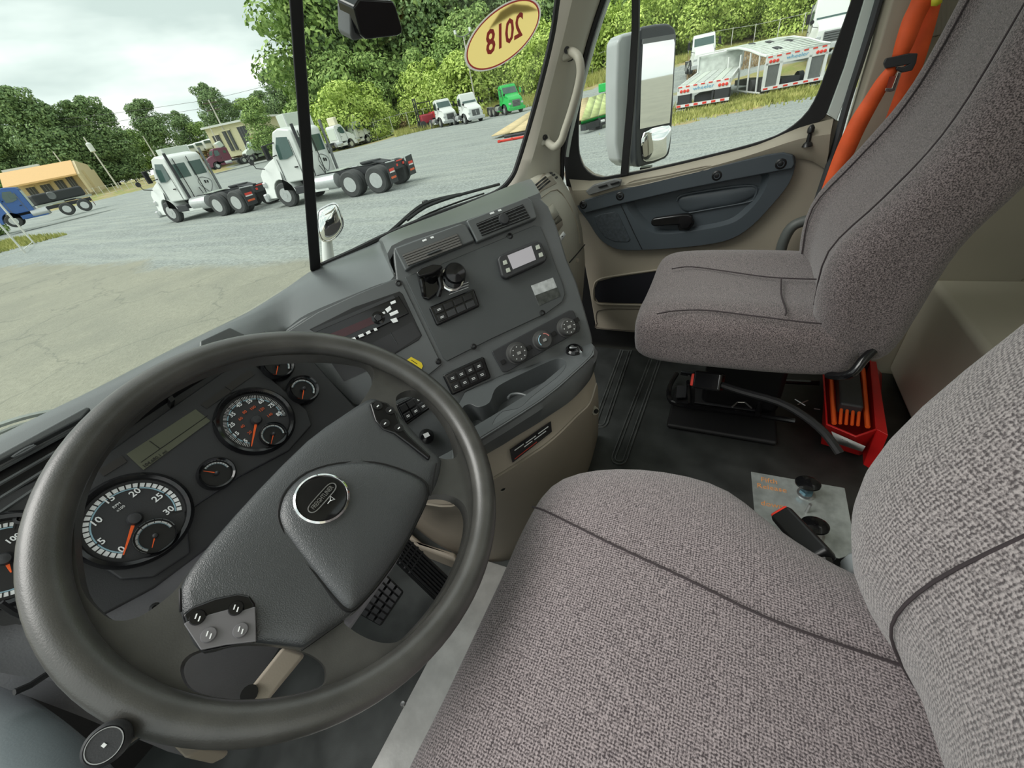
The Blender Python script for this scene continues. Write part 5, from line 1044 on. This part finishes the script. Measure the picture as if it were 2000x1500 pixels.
for pts in (((1283, 613), (1320, 607), (1380, 606), (1480, 618), (1560, 628), (1605, 632)), ((1312, 525), (1350, 521), (1420, 530), (1500, 541), (1580, 545), (1618, 545)), ((1526, 543), (1526, 575), (1535, 605), (1534, 616))):
    tube('seam', smoothloop([onz(x, y, .5745) for x, y in pts], 4, False), .0018, SEAM, PS, seg=6)
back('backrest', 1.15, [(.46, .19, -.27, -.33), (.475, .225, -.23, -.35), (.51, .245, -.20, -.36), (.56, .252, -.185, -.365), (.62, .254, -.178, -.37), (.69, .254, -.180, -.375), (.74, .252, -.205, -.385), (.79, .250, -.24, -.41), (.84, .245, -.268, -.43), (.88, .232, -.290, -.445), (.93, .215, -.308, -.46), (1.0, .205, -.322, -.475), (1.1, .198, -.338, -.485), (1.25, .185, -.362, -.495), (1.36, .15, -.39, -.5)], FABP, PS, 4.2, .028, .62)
for sx_ in (-1, 1):
    tube('seam', smoothloop([V((1.15+sx_*hw*.63, f-.012, z)) for z, hw, f in ((.57, .25, -.185), (.69, .25, -.182), (.79, .25, -.24), (.88, .232, -.29), (1.0, .205, -.322), (1.25, .185, -.362))], 4, False), .0018, SEAM, PS, seg=6)
# seat underframe
tube('base_rail', smoothloop([onz(x, y, .05) for x, y in ((1322, 730), (1308, 755), (1308, 780), (1325, 790), (1370, 797), (1450, 806), (1552, 822))], 3, False), .009, BLKG, PS, seg=8)
tube('base_rail', smoothloop([onz(x, y, .10) for x, y in ((1330, 728), (1360, 732), (1450, 740), (1600, 748))], 3, False), .009, BLKG, PS, seg=8)
box('base_pan', (1.24, -.07, .012), (.24, .34, .02), RUB, PS, bevel=.01); box('base_box', (1.33, -.12, .22), (.16, .24, .38), BLK, PS, bevel=.02)
for q in (((1345, 745), (1348, 790)), ((1490, 755), (1480, 810))): tube('base_rail', [onz(*q[0], .07), onz(*q[1], .06)], .009, BLKG, PS, seg=8)
fpoly(Frame((1.2, 0, .035), (1, 0, 0), (0, 1, 0)), 'pan_panel', [(1322, 752), (1342, 754), (1340, 775), (1320, 776)], 0, .006, CLUS, PS, bevel=.002); fpoly(Frame((1.2, 0, .035), (1, 0, 0), (0, 1, 0)), 'pan_panel', [(1358, 757), (1480, 768), (1476, 802), (1356, 786)], 0, .006, CLUS, PS, bevel=.002)
tube('pan_arch', [onz(x, y, .085) for x, y in ((1430, 795), (1440, 786), (1455, 786), (1468, 797))], .003, STEEL, PS, seg=6)
for q in (((1553, 780), (1573, 792)), ((1558, 790), (1578, 782)), ((1590, 798), (1602, 800))): tube('spring_clip', [onz(*q[0], .1), onz(*q[1], .1)], .002, STEEL, PS, seg=5)
tube('recline_bar', smoothloop([EYE+ray(x, y)*d for x, y, d in ((1618, 732, 1.12), (1640, 735, 1.1), (1665, 728, 1.09), (1685, 705, 1.09), (1705, 685, 1.1))], 3, False), .009, BLKG, PS, seg=10)
pbk = T('passenger_buckle', 'black buckle with a red button lying on a long stalk under the passenger seat', 'buckle', onz(1390, 760, 0))
c0 = EYE+ray(1382, 752)*1.24; c1 = EYE+ray(1402, 745)*1.22; uu = (EYE+ray(1440, 752)*1.2-EYE-ray(1362, 742)*1.24).normalized()
box('buckle_body', EYE+ray(1384, 744)*1.21, (.075, .05, .03), BLKG, pbk, U=uu, Vv=uu.cross(ray(1384, 744)), bevel=.006)
box('red_button', EYE+ray(1356, 742)*1.225, (.012, .035, .022), mat('button_red', (0, 0, 0)), pbk, U=uu, Vv=uu.cross(ray(1384, 744)), bevel=.003)
tube('buckle_stalk', smoothloop([EYE+ray(x, y)*d for x, y, d in ((1405, 750, 1.2), (1450, 765, 1.18), (1520, 785, 1.16), (1570, 812, 1.15), (1610, 845, 1.15), (1640, 885, 1.15))], 3, False), .009, BLK, pbk, seg=8)
# red triangle-kit box
TB = T('tool_box', 'open red plastic warning-triangle box on the floor behind the passenger seat', 'box', onz(1670, 860, 0))
bx = [onz(x, y, .0) for x, y in ((1605, 850), (1690, 885), (1722, 800), (1612, 760))]
def qz(px, z): return [onz(x, y, z) for x, y in px]
lo = qz(((1605, 866), (1678, 888), (1716, 872), (1722, 730), (1612, 735)), .02); hi = [p+(V((0, 0, .15)))-V((p.x*.0, 0, 0)) for p in lo]
topq = qz(((1615, 828), (1672, 852), (1712, 838), (1700, 705), (1606, 700)), .17)
n5 = 5
mk('case', lo+topq, [(0, 1, 2, 3, 4)]+[(i, (i+1) % 5, 5+(i+1) % 5, 5+i) for i in range(5)], REDP, TB, solid=.006, bevel=.002)
prism('lid', qz(((1712, 838), (1735, 850), (1712, 706), (1700, 705)), .17), V((0, -.01, -.14)), REDP, TB, bevel=.002)
tq = lambda u, v: topq[0].lerp(topq[2], u).lerp(topq[4].lerp(topq[3], u), v)
for u in (.18, .86): tube('orange_triangle', [tq(u, .05)-V((0, 0, .01)), tq(u, .9)-V((0, 0, .01))], .006, ORG, TB, seg=6)
for u in (.3, .42, .54, .66): tube('orange_triangle', [tq(u, .05)-V((0, 0, .008)), tq(u+.03, .22)-V((0, 0, .002))], .004, ORG, TB, seg=6)
box('black_stand', tq(.5, .5)+V((0, 0, .0)), (.20, .055, .04), CLUS, TB, U=(tq(.5, 1)-tq(.5, 0)), Vv=(tq(1, .5)-tq(0, .5)), bevel=.008)
lab = [lo[0].lerp(lo[1], .35).lerp(topq[0].lerp(topq[1], .2), .55)]
la = [onz(1624, 843, .15), onz(1690, 872, .15), onz(1684, 882, .10), onz(1634, 866, .10)]
mk('paper_label', [p-ray(1655, 865)*.012 for p in la], [(0, 1, 2, 3)], mat('label_white', (.55, .55, .53), .6, var=.2, vs=40), TB, solid=.001)
tube('label_scribble', [EYE+(onz(x, y, .125)-EYE)*.985 for x, y in ((1645, 858), (1652, 853), (1655, 862), (1662, 860), (1668, 866), (1674, 866))], .0012, GRIL, TB, seg=4)
# valve plate by the driver seat
VP = T('valve_plate', 'bare metal plate with two black knobs and orange handwriting beside the driver seat', 'plate', onz(1570, 1000, 0))
zp = .12; vq = qz(((1467, 921), (1650, 953), (1673, 1080), (1640, 1090), (1478, 1050)), zp)
prism('plate_sheet', vq, V((0, 0, -.004)), PLATE, VP, bevel=.001)
struct_ = box('pedestal', sum(vq, V())/5+V((0, 0, -.068)), (.13, .14, .12), RUB, VP)
for x, y, tx, ty in ((1574, 965, 1578, 944), (1592, 1048, 1592, 1026)):
    p = onz(x, y, zp); k = lathe('valve_knob', EYE+(onz(tx, ty, zp)-EYE)*.93, V((.15, .1, 1)), [(.004, -.02), (.02, -.008), (.026, -.002), (.026, .002), (.018, .007), (.005, .008), (.005, .0095), (.001, .0095)], BLKG, VP, seg=32)
    tube('knob_stem', [p, EYE+(onz(tx, ty, zp)-EYE)*.935], .005, STEEL, VP, seg=10)
    lathe('lock_nut', p, (0, 0, 1), [(.02, 0), (.02, .003), (.014, .004), (.013, .012), (.001, .012)], STEEL, VP, seg=6 if x > 1580 else 24)
lathe('blue_nut', onz(1574, 962, zp+.01), (0, 0, 1), [(.015, 0), (.015, .01), (.001, .01)], mat('blue_zinc', (.12, .22, .28), .3, .7), VP, seg=6)
hu = (onz(1540, 937, zp)-onz(1480, 927, zp)).normalized(); hv = V((0, 0, 1)).cross(hu)
for s, x, y in (('Fifth', 1502, 939), ('Release', 1507, 953), ('down', 1508, 986)): text('handwriting', s, onz(x, y, zp+.001), hu, hv, .022, mat('orange_marker', (.80, .36, .14), .5), VP, w=1.0)
tube('toggle_stem', [onz(1575, 1000, zp), onz(1583, 985, zp+.03)], .004, STEEL, VP, seg=8)

# ---- right door
X = 1.60
XF = Frame((X, 0, 0), (0, -1, 0), (0, 0, 1))   # faces the cab (towards -x)
if XF.N.x > 0: XF = Frame((X, 0, 0), (0, 1, 0), (0, 0, 1))
D = T('door_2', None, None, (X, .1, 0)); D['kind'] = 'structure'
win = [(1225, -160), (1200, -60), (1186, 0), (1170, 55), (1152, 120), (1140, 175), (1133, 220), (1131, 262), (1133, 300), (1142, 325), (1158, 340), (1178, 345), (1203, 341), (1260, 331), (1330, 315), (1400, 298), (1465, 281), (1515, 264), (1550, 243), (1578, 215), (1597, 180), (1612, 140), (1630, 90), (1648, 40), (1662, 0), (1700, -110), (1715, -160)]
wo = smoothloop([XF.L(x, y, -.01) for x, y in win], 2, False)
outer = [XF.L(x, y, -.01) for x, y in ((1190, -190), (1175, -100), (1155, 0), (1105, 230), (1102, 300), (1108, 362), (1140, 372), (1270, 348), (1440, 310), (1560, 268), (1610, 228), (1625, 200), (1692, 0), (1745, -190))]
plate('window_frame', outer, [wo], V((-.012, 0, 0)), RUB, D, bevel=.002)
fpoly(XF, 'window_pane', [win[0]]+win[1:], -.022, -.02, GLASS, D, smooth=False)
fpoly(XF, 'divider_bar', [(1233, -100), (1249, -100), (1247, 60), (1239, 200), (1226, 343), (1211, 345), (1224, 200), (1233, 60)], -.015, .008, RUB, D, bevel=.003)
lower = [(1100, 340), (1116, 305), (1128, 300), (1138, 325), (1158, 341), (1180, 347), (1230, 338), (1330, 318), (1400, 301), (1470, 283), (1520, 267), (1560, 243), (1590, 222), (1612, 222), (1640, 238), (1632, 290), (1618, 345), (1590, 420), (1568, 490), (1560, 660), (1300, 655), (1164, 643), (1150, 560), (1120, 400)]
fpoly(XF, 'door_skin', lower, -.04, -.012, TAND, D, bevel=.004)
# sill shelf: tan ledge stepping towards the cab below the glass
ledge = [[XF.L(x, y, .004) for x, y in ((1112, 350), (1180, 352), (1300, 328), (1400, 304), (1480, 283), (1560, 250), (1628, 232))], [XF.L(x, y, .035) for x, y in ((1118, 372), (1180, 368), (1300, 345), (1400, 322), (1480, 298), (1560, 272), (1622, 262))], [XF.L(x, y, .03) for x, y in ((1122, 392), (1180, 384), (1300, 355), (1400, 332), (1480, 308), (1560, 296), (1618, 300))], [XF.L(x, y, .004) for x, y in ((1126, 420), (1190, 400), (1300, 372), (1400, 345), (1480, 322), (1566, 310), (1612, 330))]]
loft('sill_shelf', [smoothloop(r, 3, False) for r in [[p+V((.02, 0, 0)) for p in ledge[0]]]+ledge+[[p+V((.016, 0, 0)) for p in ledge[-1]]]], mat('door_sill_tan', (.37, .335, .265), .5, var=.04), D)
ins = smoothloop([XF.L(x, y, .02) for x, y in ((1127, 402), (1140, 390), (1200, 371), (1300, 347), (1400, 322), (1500, 300), (1535, 297), (1552, 305), (1553, 325), (1540, 360), (1510, 398), (1470, 440), (1430, 466), (1380, 478), (1300, 486), (1225, 489), (1195, 483), (1170, 465), (1148, 432))], 3)
rc = smoothloop([XF.L(x, y, .02) for x, y in ((1223, 397), (1260, 380), (1340, 360), (1420, 342), (1480, 332), (1500, 338), (1500, 355), (1482, 390), (1448, 425), (1415, 440), (1360, 450), (1300, 457), (1270, 452), (1248, 435))], 3)
plate('insert_panel', ins, [rc], V((.030, 0, 0)), TRIM, D, bevel=.003, ang=50)
recess('armrest_bowl', rc, V((.022, 0, 0)), TRIM, D, taper=.90)
fpoly(XF, 'trim_bar', [(1130, 402), (1142, 390), (1200, 372), (1300, 348), (1400, 324), (1500, 301), (1530, 297), (1550, 303), (1553, 320), (1548, 330), (1400, 358), (1330, 372), (1200, 402), (1142, 417)], .008, .034, TRIM, D, bevel=.005)
for x, y in ((1139, 400), (1211, 383), (1400, 343), (1525, 320)):
    s_ = lathe('screw', XF.L(x, y, .034), (-1, 0, 0), [(.015, -.006), (.015, .001), (.011, .003), (.009, -.001), (.006, .001), (.001, .001)], BLK, D, seg=20)
tube('panel_seam', [XF.L(x, y, .0215) for x, y in ((1211, 398), (1222, 420), (1238, 455), (1254, 487))], .0015, BLK, D, seg=5)
fpoly(XF, 'speaker_grille', [(1160, 424), (1175, 418), (1200, 414), (1208, 420), (1220, 445), (1231, 468), (1226, 473), (1200, 472), (1182, 464), (1168, 447)], .012, .023, mat('speaker_mesh', (.045, .055, .065), .6, var=.3, vs=90), D, bevel=.002)
# bowl details: ridge and pull pocket
tube('bowl_ridge', smoothloop([XF.L(x, y, .002) for x, y in ((1322, 392), (1330, 382), (1370, 374), (1430, 365), (1470, 363), (1478, 372), (1472, 390))], 3, False), .004, TRIM, D, seg=8)
dome('bowl_swell', smoothloop([XF.L(x, y, -.001) for x, y in ((1330, 385), (1400, 372), (1476, 362), (1482, 376), (1440, 398), (1380, 408), (1345, 414), (1328, 405))], 3), V((-1, 0, 0)), .010, TRIM, D)
tube('bowl_ridge', smoothloop([XF.L(x, y, .002) for x, y in ((1345, 416), (1400, 406), (1455, 396), (1480, 388))], 3, False), .003, TRIM, D, seg=8)
hd = fpoly(XF, 'door_handle', [(1271, 432), (1276, 427), (1330, 419), (1344, 418), (1353, 423), (1353, 436), (1344, 447), (1330, 449), (1326, 440), (1276, 443), (1271, 439)], .012, .034, BLKG, D, bevel=.006)
fpoly(XF, 'handle_base', [(1318, 425), (1350, 420), (1356, 436), (1346, 450), (1326, 451)], -.002, .014, BLK, D, bevel=.003)
sw = fpoly(XF, 'window_switch_pod', [(1143, 374), (1158, 362), (1200, 350), (1214, 352), (1210, 364), (1150, 382)], .03, .05, mat('pod_grey', (.16, .165, .165), .35), D, bevel=.004)
for x, y in ((1178, 363), (1202, 357)): fpoly(XF, 'window_switch', [(x-11, y+2), (x+6, y-3), (x+9, y), (x-8, y+5)], .05, .056, BLK, D, bevel=.001)
tube('shelf_groove', smoothloop([XF.L(x, y, .032) for x, y in ((1222, 362), (1240, 352), (1300, 341), (1380, 324), (1385, 330), (1330, 343), (1240, 364))], 3), .002, TAND, D, seg=6, closed=True)
ln = lathe('lock_button', XF.L(1577, 283, .034), (0, 0, 1), [(.014, -.004), (.011, .004), (.006, .008), (.0055, .028), (.009, .032), (.009, .042), (.004, .050), (.001, .051)], BLK, D, seg=14)
fpoly(XF, 'map_pocket', [(1162, 562), (1168, 550), (1200, 542), (1300, 528), (1420, 515), (1420, 595), (1200, 592), (1168, 590), (1162, 580)], -.012, -.0095, mat('pocket_dark', (.008, .008, .014), .8), D, bevel=.001)
tube('pocket_lip', smoothloop([XF.L(x, y, -.009) for x, y in ((1400, 598), (1200, 595), (1166, 592), (1159, 580), (1160, 560), (1168, 547), (1200, 539), (1300, 525))], 3, False), .004, TAND, D, seg=8)
tube('lower_groove', smoothloop([XF.L(x, y, -.011) for x, y in ((1400, 606), (1220, 603), (1175, 605), (1165, 612), (1166, 632), (1180, 642), (1400, 655))], 3, False), .002, mat('groove_brown', (.12, .10, .08), .6), D, seg=6)
# door edge seals and pillars at the rear of the opening
PW = mat('painted_frame_white', (.62, .70, .66), .3, var=.02)
tpl = struct(fpoly(XF, 'trim_5', [(1688, 0), (1740, -190), (1765, -190), (1712, 0), (1668, 150), (1634, 236), (1616, 222), (1650, 130)], -.03, .01, PW, bevel=.002))
struct(tube('trim_6', smoothloop([XF.L(x, y, .012) for x, y in ((1770, -190), (1717, 0), (1690, 90), (1655, 200), (1630, 290), (1600, 380), (1578, 450), (1568, 520), (1566, 640))], 3, False), .009, mat('door_seal', (.05, .055, .06), .6), seg=8))
bpil = [[XF.L(x, y, d) for x, y, d in ((1722, 0, .0), (1742, 0, .035), (1800, 0, .035), (1830, 0, .0))], [XF.L(x, y, d) for x, y, d in ((1700, 90, .0), (1716, 90, .035), (1775, 100, .035), (1800, 110, .0))], [XF.L(x, y, d) for x, y, d in ((1668, 200, .0), (1680, 200, .035), (1735, 240, .035), (1760, 250, .0))], [XF.L(x, y, d) for x, y, d in ((1640, 290, .0), (1652, 290, .035), (1700, 330, .035), (1730, 340, .0))], [XF.L(x, y, d) for x, y, d in ((1600, 400, .0), (1612, 400, .035), (1670, 430, .035), (1690, 440, .0))], [XF.L(x, y, d) for x, y, d in ((1572, 520, .0), (1585, 520, .035), (1640, 560, .035), (1660, 560, .0))], [XF.L(x, y, d) for x, y, d in ((1570, 700, .0), (1585, 700, .035), (1640, 740, .035), (1660, 740, .0))]]
top_ = [q+(q-r)*1.1 for q, r in zip(bpil[0], bpil[1])]
struct(loft('trim_7', [top_]+bpil, mat('pillar_tan', (.37, .335, .265), .55, var=.03), bevel=.006))
cur = T('bunk_curtain', 'grey pleated curtain hanging behind the orange belt at the top right', 'curtain', (1.6, -.48, 1.0))
for i in range(8): tube('curtain_fold', [XF.L(1826+i*9, -60, .01), XF.L(1822+i*9, 70-i*2, .012)], [.014, .012], mat('curtain_grey', (.20, .19, .15), .9), cur, seg=10)
gb = smoothloop([XF.L(x, y, .055) for x, y in ((1520, 520), (1528, 478), (1545, 445), (1570, 432), (1590, 428))], 4, False)
struct(tube('trim_8', gb, .016, mat('trim_grey_green', (.10, .11, .105), .5), seg=10))
# seat belt
SBT = T('seat_belt', 'bright orange seat belt hanging from the pillar behind the passenger seat', 'seat belt', (1.5, -.3, .5))
def ribbon(name, L, R, x, parent, m=BELT, dx=None):
    rows = [smoothloop([onx(px, py, x+(dx[i] if dx else 0)) for i, (px, py) in enumerate(q)], 3, False) for q in (L, [((l[0]+r[0])/2, (l[1]+r[1])/2) for l, r in zip(L, R)], R)]
    rows[1] = [p+V((-.002-.002*math.sin(i*.9), 0, 0)) for i, p in enumerate(rows[1])]
    return loft(name, rows, m, parent, solid=.002)
ribbon('rear_webbing', [(1812, -40), (1795, 40), (1772, 110), (1745, 190), (1718, 262), (1700, 300)], [(1848, -40), (1832, 30), (1812, 100), (1790, 165), (1770, 218), (1750, 300)], 1.53, SBT)
ribbon('front_webbing', [(1790, -50), (1780, 0), (1762, 40), (1748, 85), (1742, 112)], [(1835, -50), (1822, 0), (1803, 40), (1785, 85), (1772, 110)], 1.50, SBT)
ribbon('lap_webbing', [(1732, 132), (1712, 155), (1688, 192), (1660, 235), (1634, 290), (1608, 360), (1590, 408), (1574, 440), (1572, 478), (1586, 500)], [(1757, 130), (1736, 168), (1715, 205), (1690, 252), (1668, 300), (1643, 350), (1620, 395), (1598, 440), (1590, 478), (1592, 518)], 1.49, SBT, dx=[0, 0, 0, 0, 0, 0, 0, -.01, -.03, -.05])
tg = fpoly(Frame((1.485, 0, 0), XF.U, XF.V), 'latch_plate', [(1726, 124), (1731, 114), (1778, 104), (1793, 104), (1790, 122), (1782, 138), (1762, 142), (1750, 136), (1752, 130), (1764, 132), (1774, 126), (1730, 134)], -.006, .006, CLUS, SBT, bevel=.002)
prism('chrome_tongue', [onx(x, y, 1.48) for x, y in ((1754, 140), (1760, 142), (1748, 177), (1738, 180), (1728, 178), (1730, 172), (1742, 172))], V((.004, 0, 0)), CHR, SBT, bevel=.001)
prism('tongue_plate', [onx(x, y, 1.484) for x, y in ((1737, 150), (1752, 148), (1742, 174), (1731, 174))], V((.003, 0, 0)), mat('tongue_dull_red', (.28, .05, .03), .3), SBT)
mk('belt_tag', [onx(x, y, 1.49) for x, y in ((1820, -10), (1842, -10), (1840, 5), (1830, 12), (1818, 12))], [(0, 1, 2, 3, 4)], mat('tag_yellow', (.75, .70, .05), .5), SBT, solid=.002)
# A pillar and grab handle
al = [(1120, -160), (1108, -90), (1090, 0), (1074, 80), (1050, 178), (1026, 276), (1010, 325), (990, 362), (960, 385)]
ar = [(1230, -160), (1206, -90), (1174, 0), (1148, 80), (1122, 178), (1102, 262), (1096, 300), (1096, 340), (1090, 380)]
rl = [WF.L(x, y, -.01) for x, y in al]; rr = [onx(x, y, 1.585) for x, y in ar]
midp = [p.lerp(q, .5)+V((-.035, -.025, 0)) for p, q in zip(rl, rr)]
q1_ = [p.lerp(q, .5)+V((-.012, -.008, 0)) for p, q in zip(rl, midp)]; q2_ = [p.lerp(q, .5)+V((-.014, -.012, 0)) for p, q in zip(midp, rr)]
struct(loft('trim_9', [smoothloop(r, 3, False) for r in (rl, q1_, midp, q2_, rr)], TANL))
struct(tube('trim_10', smoothloop([p+V((-.004, -.006, 0)) for p in rr], 2, False), .008, RUB, seg=6))
struct(tube('trim_12', smoothloop([onx(x+12, y+6, 1.59) for x, y in ar[:-2]], 2, False), .006, PW, seg=6))
GH = T('grab_handle', 'tan grab handle screwed to the right windshield pillar', 'handle', onx(1110, 200, 1.48))
hp = smoothloop([onx(x, y, xx) for x, y, xx in ((1104, 98, 1.50), (1118, 102, 1.465), (1130, 113, 1.445), (1134, 140, 1.44), (1128, 175, 1.44), (1115, 220, 1.44), (1103, 255, 1.44), (1096, 275, 1.44), (1084, 287, 1.445), (1072, 280, 1.465), (1062, 268, 1.50))], 4, False)
tube('grip', hp, .0125, TANL, GH, seg=14)
for x, y in ((1105, 99), (1063, 268)):
    p = onx(x, y, 1.475); mk_ = box('mount', p, (.034, .05, .022), TANL, GH, U=(.45, -.85, .1), Vv=(.2, .1, 1), bevel=.006)
    lathe('mount_screw', p+V((-.012, -.008, 0)), (-.85, -.5, 0), [(.009, -.003), (.009, .002), (.004, .002), (.003, -.002)], BLK, GH, seg=12)
    box('mount_gasket', p+V((.008, .005, 0)), (.042, .058, .012), BLK, GH, U=(.45, -.85, .1), Vv=(.2, .1, 1), bevel=.006)

# ---- things on and beyond the glass
ST = T('year_sticker', 'yellow oval sticker with a red border reading 2018 from outside, on the right windshield pane', 'sticker', WF.L(981, 70))
e1 = WF.L(907, 113, .002); e2 = WF.L(1056, 28, .002); ec = e1.lerp(e2, .5); ea = (e2-e1)/2; eb_ = (WF.L(966, 18, .002)-WF.L(994, 128, .002))/2*.92
an = ea.normalized(); eb_ = (eb_-an*eb_.dot(an))
def oval(s, d, k=48): return [ec+ea*math.cos(t)*s+eb_*math.sin(t)*(s if s > .95 else s-.02)+WF.N*d for t in [2*math.pi*i/k for i in range(k)]]
ov = plate('white_backing', oval(1.0, 0), [oval(.955, 0)], WF.N*.0008, (MATS.get('sticker_white') or filmmat('sticker_white', (.85, .84, .80))), ST)
plate('red_border', oval(.957, .0002), [oval(.925, .0002)], WF.N*.0004, (MATS.get('sticker_red') or filmmat('sticker_red', (.60, .16, .16))), ST)
mk('yellow_oval', oval(.927, .0003), [tuple(range(48))], (MATS.get('sticker_yellow') or filmmat('sticker_yellow', (.88, .70, .26))), ST)
text('year_numerals', '2018', ec+WF.N*.0012, an, eb_, eb_.length*1.15, (MATS.get('sticker_red') or filmmat('sticker_red', (.60, .16, .16))), ST, mirror=True, w=1.05, bold=.0012)
prism('peeling_edge', [WF.L(x, y, -.001) for x, y in ((952, 55), (975, 20), (1000, 5), (1030, 8), (1050, 18), (1000, 25))], WF.N*.0006, mat('old_yellow', (.45, .46, .05), .6), ST)
DC = T('camera_housing', 'black sensor housing hanging from the top of the windshield', 'sensor', WF.L(740, 20))
DCF = Frame(WF.L(735, 40, .05), WF.U, WF.V)
bd_ = fpoly(DCF, 'housing', [(702, -2), (768, 2), (774, 12), (787, 56), (786, 66), (776, 71), (716, 78), (706, 70), (692, 14)], -.035, .012, BLKG, DC, bevel=.008, seg=3)
fpoly(DCF, 'side_plate', [(684, 18), (694, 6), (714, 76), (690, 80), (685, 70)], -.04, -.005, DASH, DC, bevel=.003)
tube('mount_arm', [DCF.L(728, 8, .0), DCF.L(722, -12, -.01), DCF.L(745, -20, -.02)], .006, BLK, DC, seg=8); tube('mount_arm', [DCF.L(745, 6, .0), DCF.L(752, -30, -.03)], .007, BLK, DC, seg=8)
WP = T('windshield_wiper', 'black wiper arm resting along the bottom of the right windshield pane', 'wiper', WF.L(860, 400, -.03))
tube('wiper_arm', smoothloop([WF.L(x, y, -.04) for x, y in ((752, 462), (775, 442), (805, 415), (830, 398), (862, 388), (900, 380))], 3, False), .006, RUB, WP, seg=6)
tube('wiper_blade', smoothloop([WF.L(x, y, -.03) for x, y in ((795, 430), (830, 405), (880, 386), (930, 372), (975, 360))], 3, False), .005, RUB, WP, seg=6)
tube('wiper_blade', smoothloop([WF.L(x, y, -.03) for x, y in ((800, 438), (840, 416), (900, 393), (945, 378))], 3, False), .003, RUB, WP, seg=6)
box('wiper_joint', WF.L(831, 398, -.045), (.02, .012, .02), BLK, WP, bevel=.003)
WQ = T('left_pane_rods', 'pale thin rods crossing the far left bottom of the windshield', 'wiper', WL.L(50, 820, -.05))  # two pale curved lines low on the left pane, built as thin rods
for pts, r_ in ((((-100, 870), (0, 830), (60, 812), (110, 803), (150, 800)), .004), (((-100, 895), (0, 845), (60, 825), (120, 812), (160, 806)), .003)):
    tube('pale_rod', smoothloop([WL.L(x, y, -.03) for x, y in pts], 3, False), r_, mat('pale_rod_grey', (.6, .63, .6), .4), WQ, seg=6)
HM = T('hood_mirror', 'round chrome hood mirror on a stem, seen just right of the centre strip', 'mirror', EYE+ray(640, 500)*2.0)
dh = 2.0; hr = ray(643, 436); hmF = Frame(EYE+hr*dh, V((hr.y, -hr.x, 0)), V((0, 0, 1)))
lpx = [(622, 415), (634, 405), (652, 398), (660, 405), (668, 430), (667, 445), (655, 462), (640, 470), (628, 466), (621, 440)]
dome('mirror_shell', smoothloop([hmF.L(x, y, -.01) for x, y in lpx], 3), -hmF.N, .08, WPNT, HM)
dome('mirror_face', smoothloop([hmF.L(x, y, -.005) for x, y in lpx], 3), hmF.N, .025, MIRG, HM)
tube('mirror_rim', smoothloop([hmF.L(x, y, -.004) for x, y in lpx], 3), .006, CHR, HM, seg=6, closed=True)
tube('mirror_stem', [hmF.L(638, 462, -.05), hmF.L(641, 500, -.05), hmF.L(646, 560, -.05)], [.022, .026, .03], WPNT, HM, seg=10)
# big side mirror
MM = T('side_mirror', 'tall side mirror with a convex lower mirror, outside the passenger window', 'mirror', (2.0, .4, .8))
mr = ray(1284, 160); MO = EYE+mr*2.15; MF = Frame(MO, V((.72, -.69, 0)), V((0, 0, 1)))
if MF.N.dot(MO-EYE) > 0: MF = Frame(MO, V((-.72, .69, 0)), V((0, 0, 1)))
sh_ = [(1250, 60), (1262, 50), (1300, 45), (1314, 50), (1322, 66), (1320, 120), (1314, 240), (1310, 290), (1300, 310), (1255, 325), (1243, 320), (1240, 250), (1246, 120)]
fpoly(MF, 'mirror_shell', sh_, -.05, 0, mat('mirror_shell_black', (.04, .045, .05), .35), MM, sm=2, bevel=.01)
back_ = fpoly(MF, 'outer_shell', [(1206, 80), (1214, 66), (1240, 60), (1256, 60), (1250, 325), (1222, 325), (1208, 315), (1202, 280), (1203, 160)], -.14, -.05, mat('mirror_shell_grey', (.42, .45, .45), .3), MM, bevel=.02)
tp_ = [(1256, 82), (1316, 74), (1318, 84), (1313, 180), (1308, 240), (1250, 252), (1252, 170)]
fpoly(MF, 'flat_mirror', tp_, 0, .006, MIRG, MM)
fpoly(MF, 'mirror_header', [(1257, 76), (1318, 66), (1318, 76), (1256, 86)], .0, .009, GRIL, MM)
dome('convex_mirror', smoothloop([MF.L(x, y, .003) for x, y in ((1258, 258), (1306, 244), (1309, 262), (1303, 296), (1292, 308), (1262, 316), (1254, 300))], 3), MF.N, .02, MIRG, MM, rings=6)
box('mirror_arm', MF.L(1262, 325, -.1)+V((0, 0, -.06)), (.05, .05, .12), BLK, MM)
# black caps hiding nothing: cowl in front of the windshield base
struct(box('wall_right_lower', (1.68, .2, .0), (.04, 1.9, .9), BLK)).name = 'wall_right.001'
# tag every part-less top-level item handled above
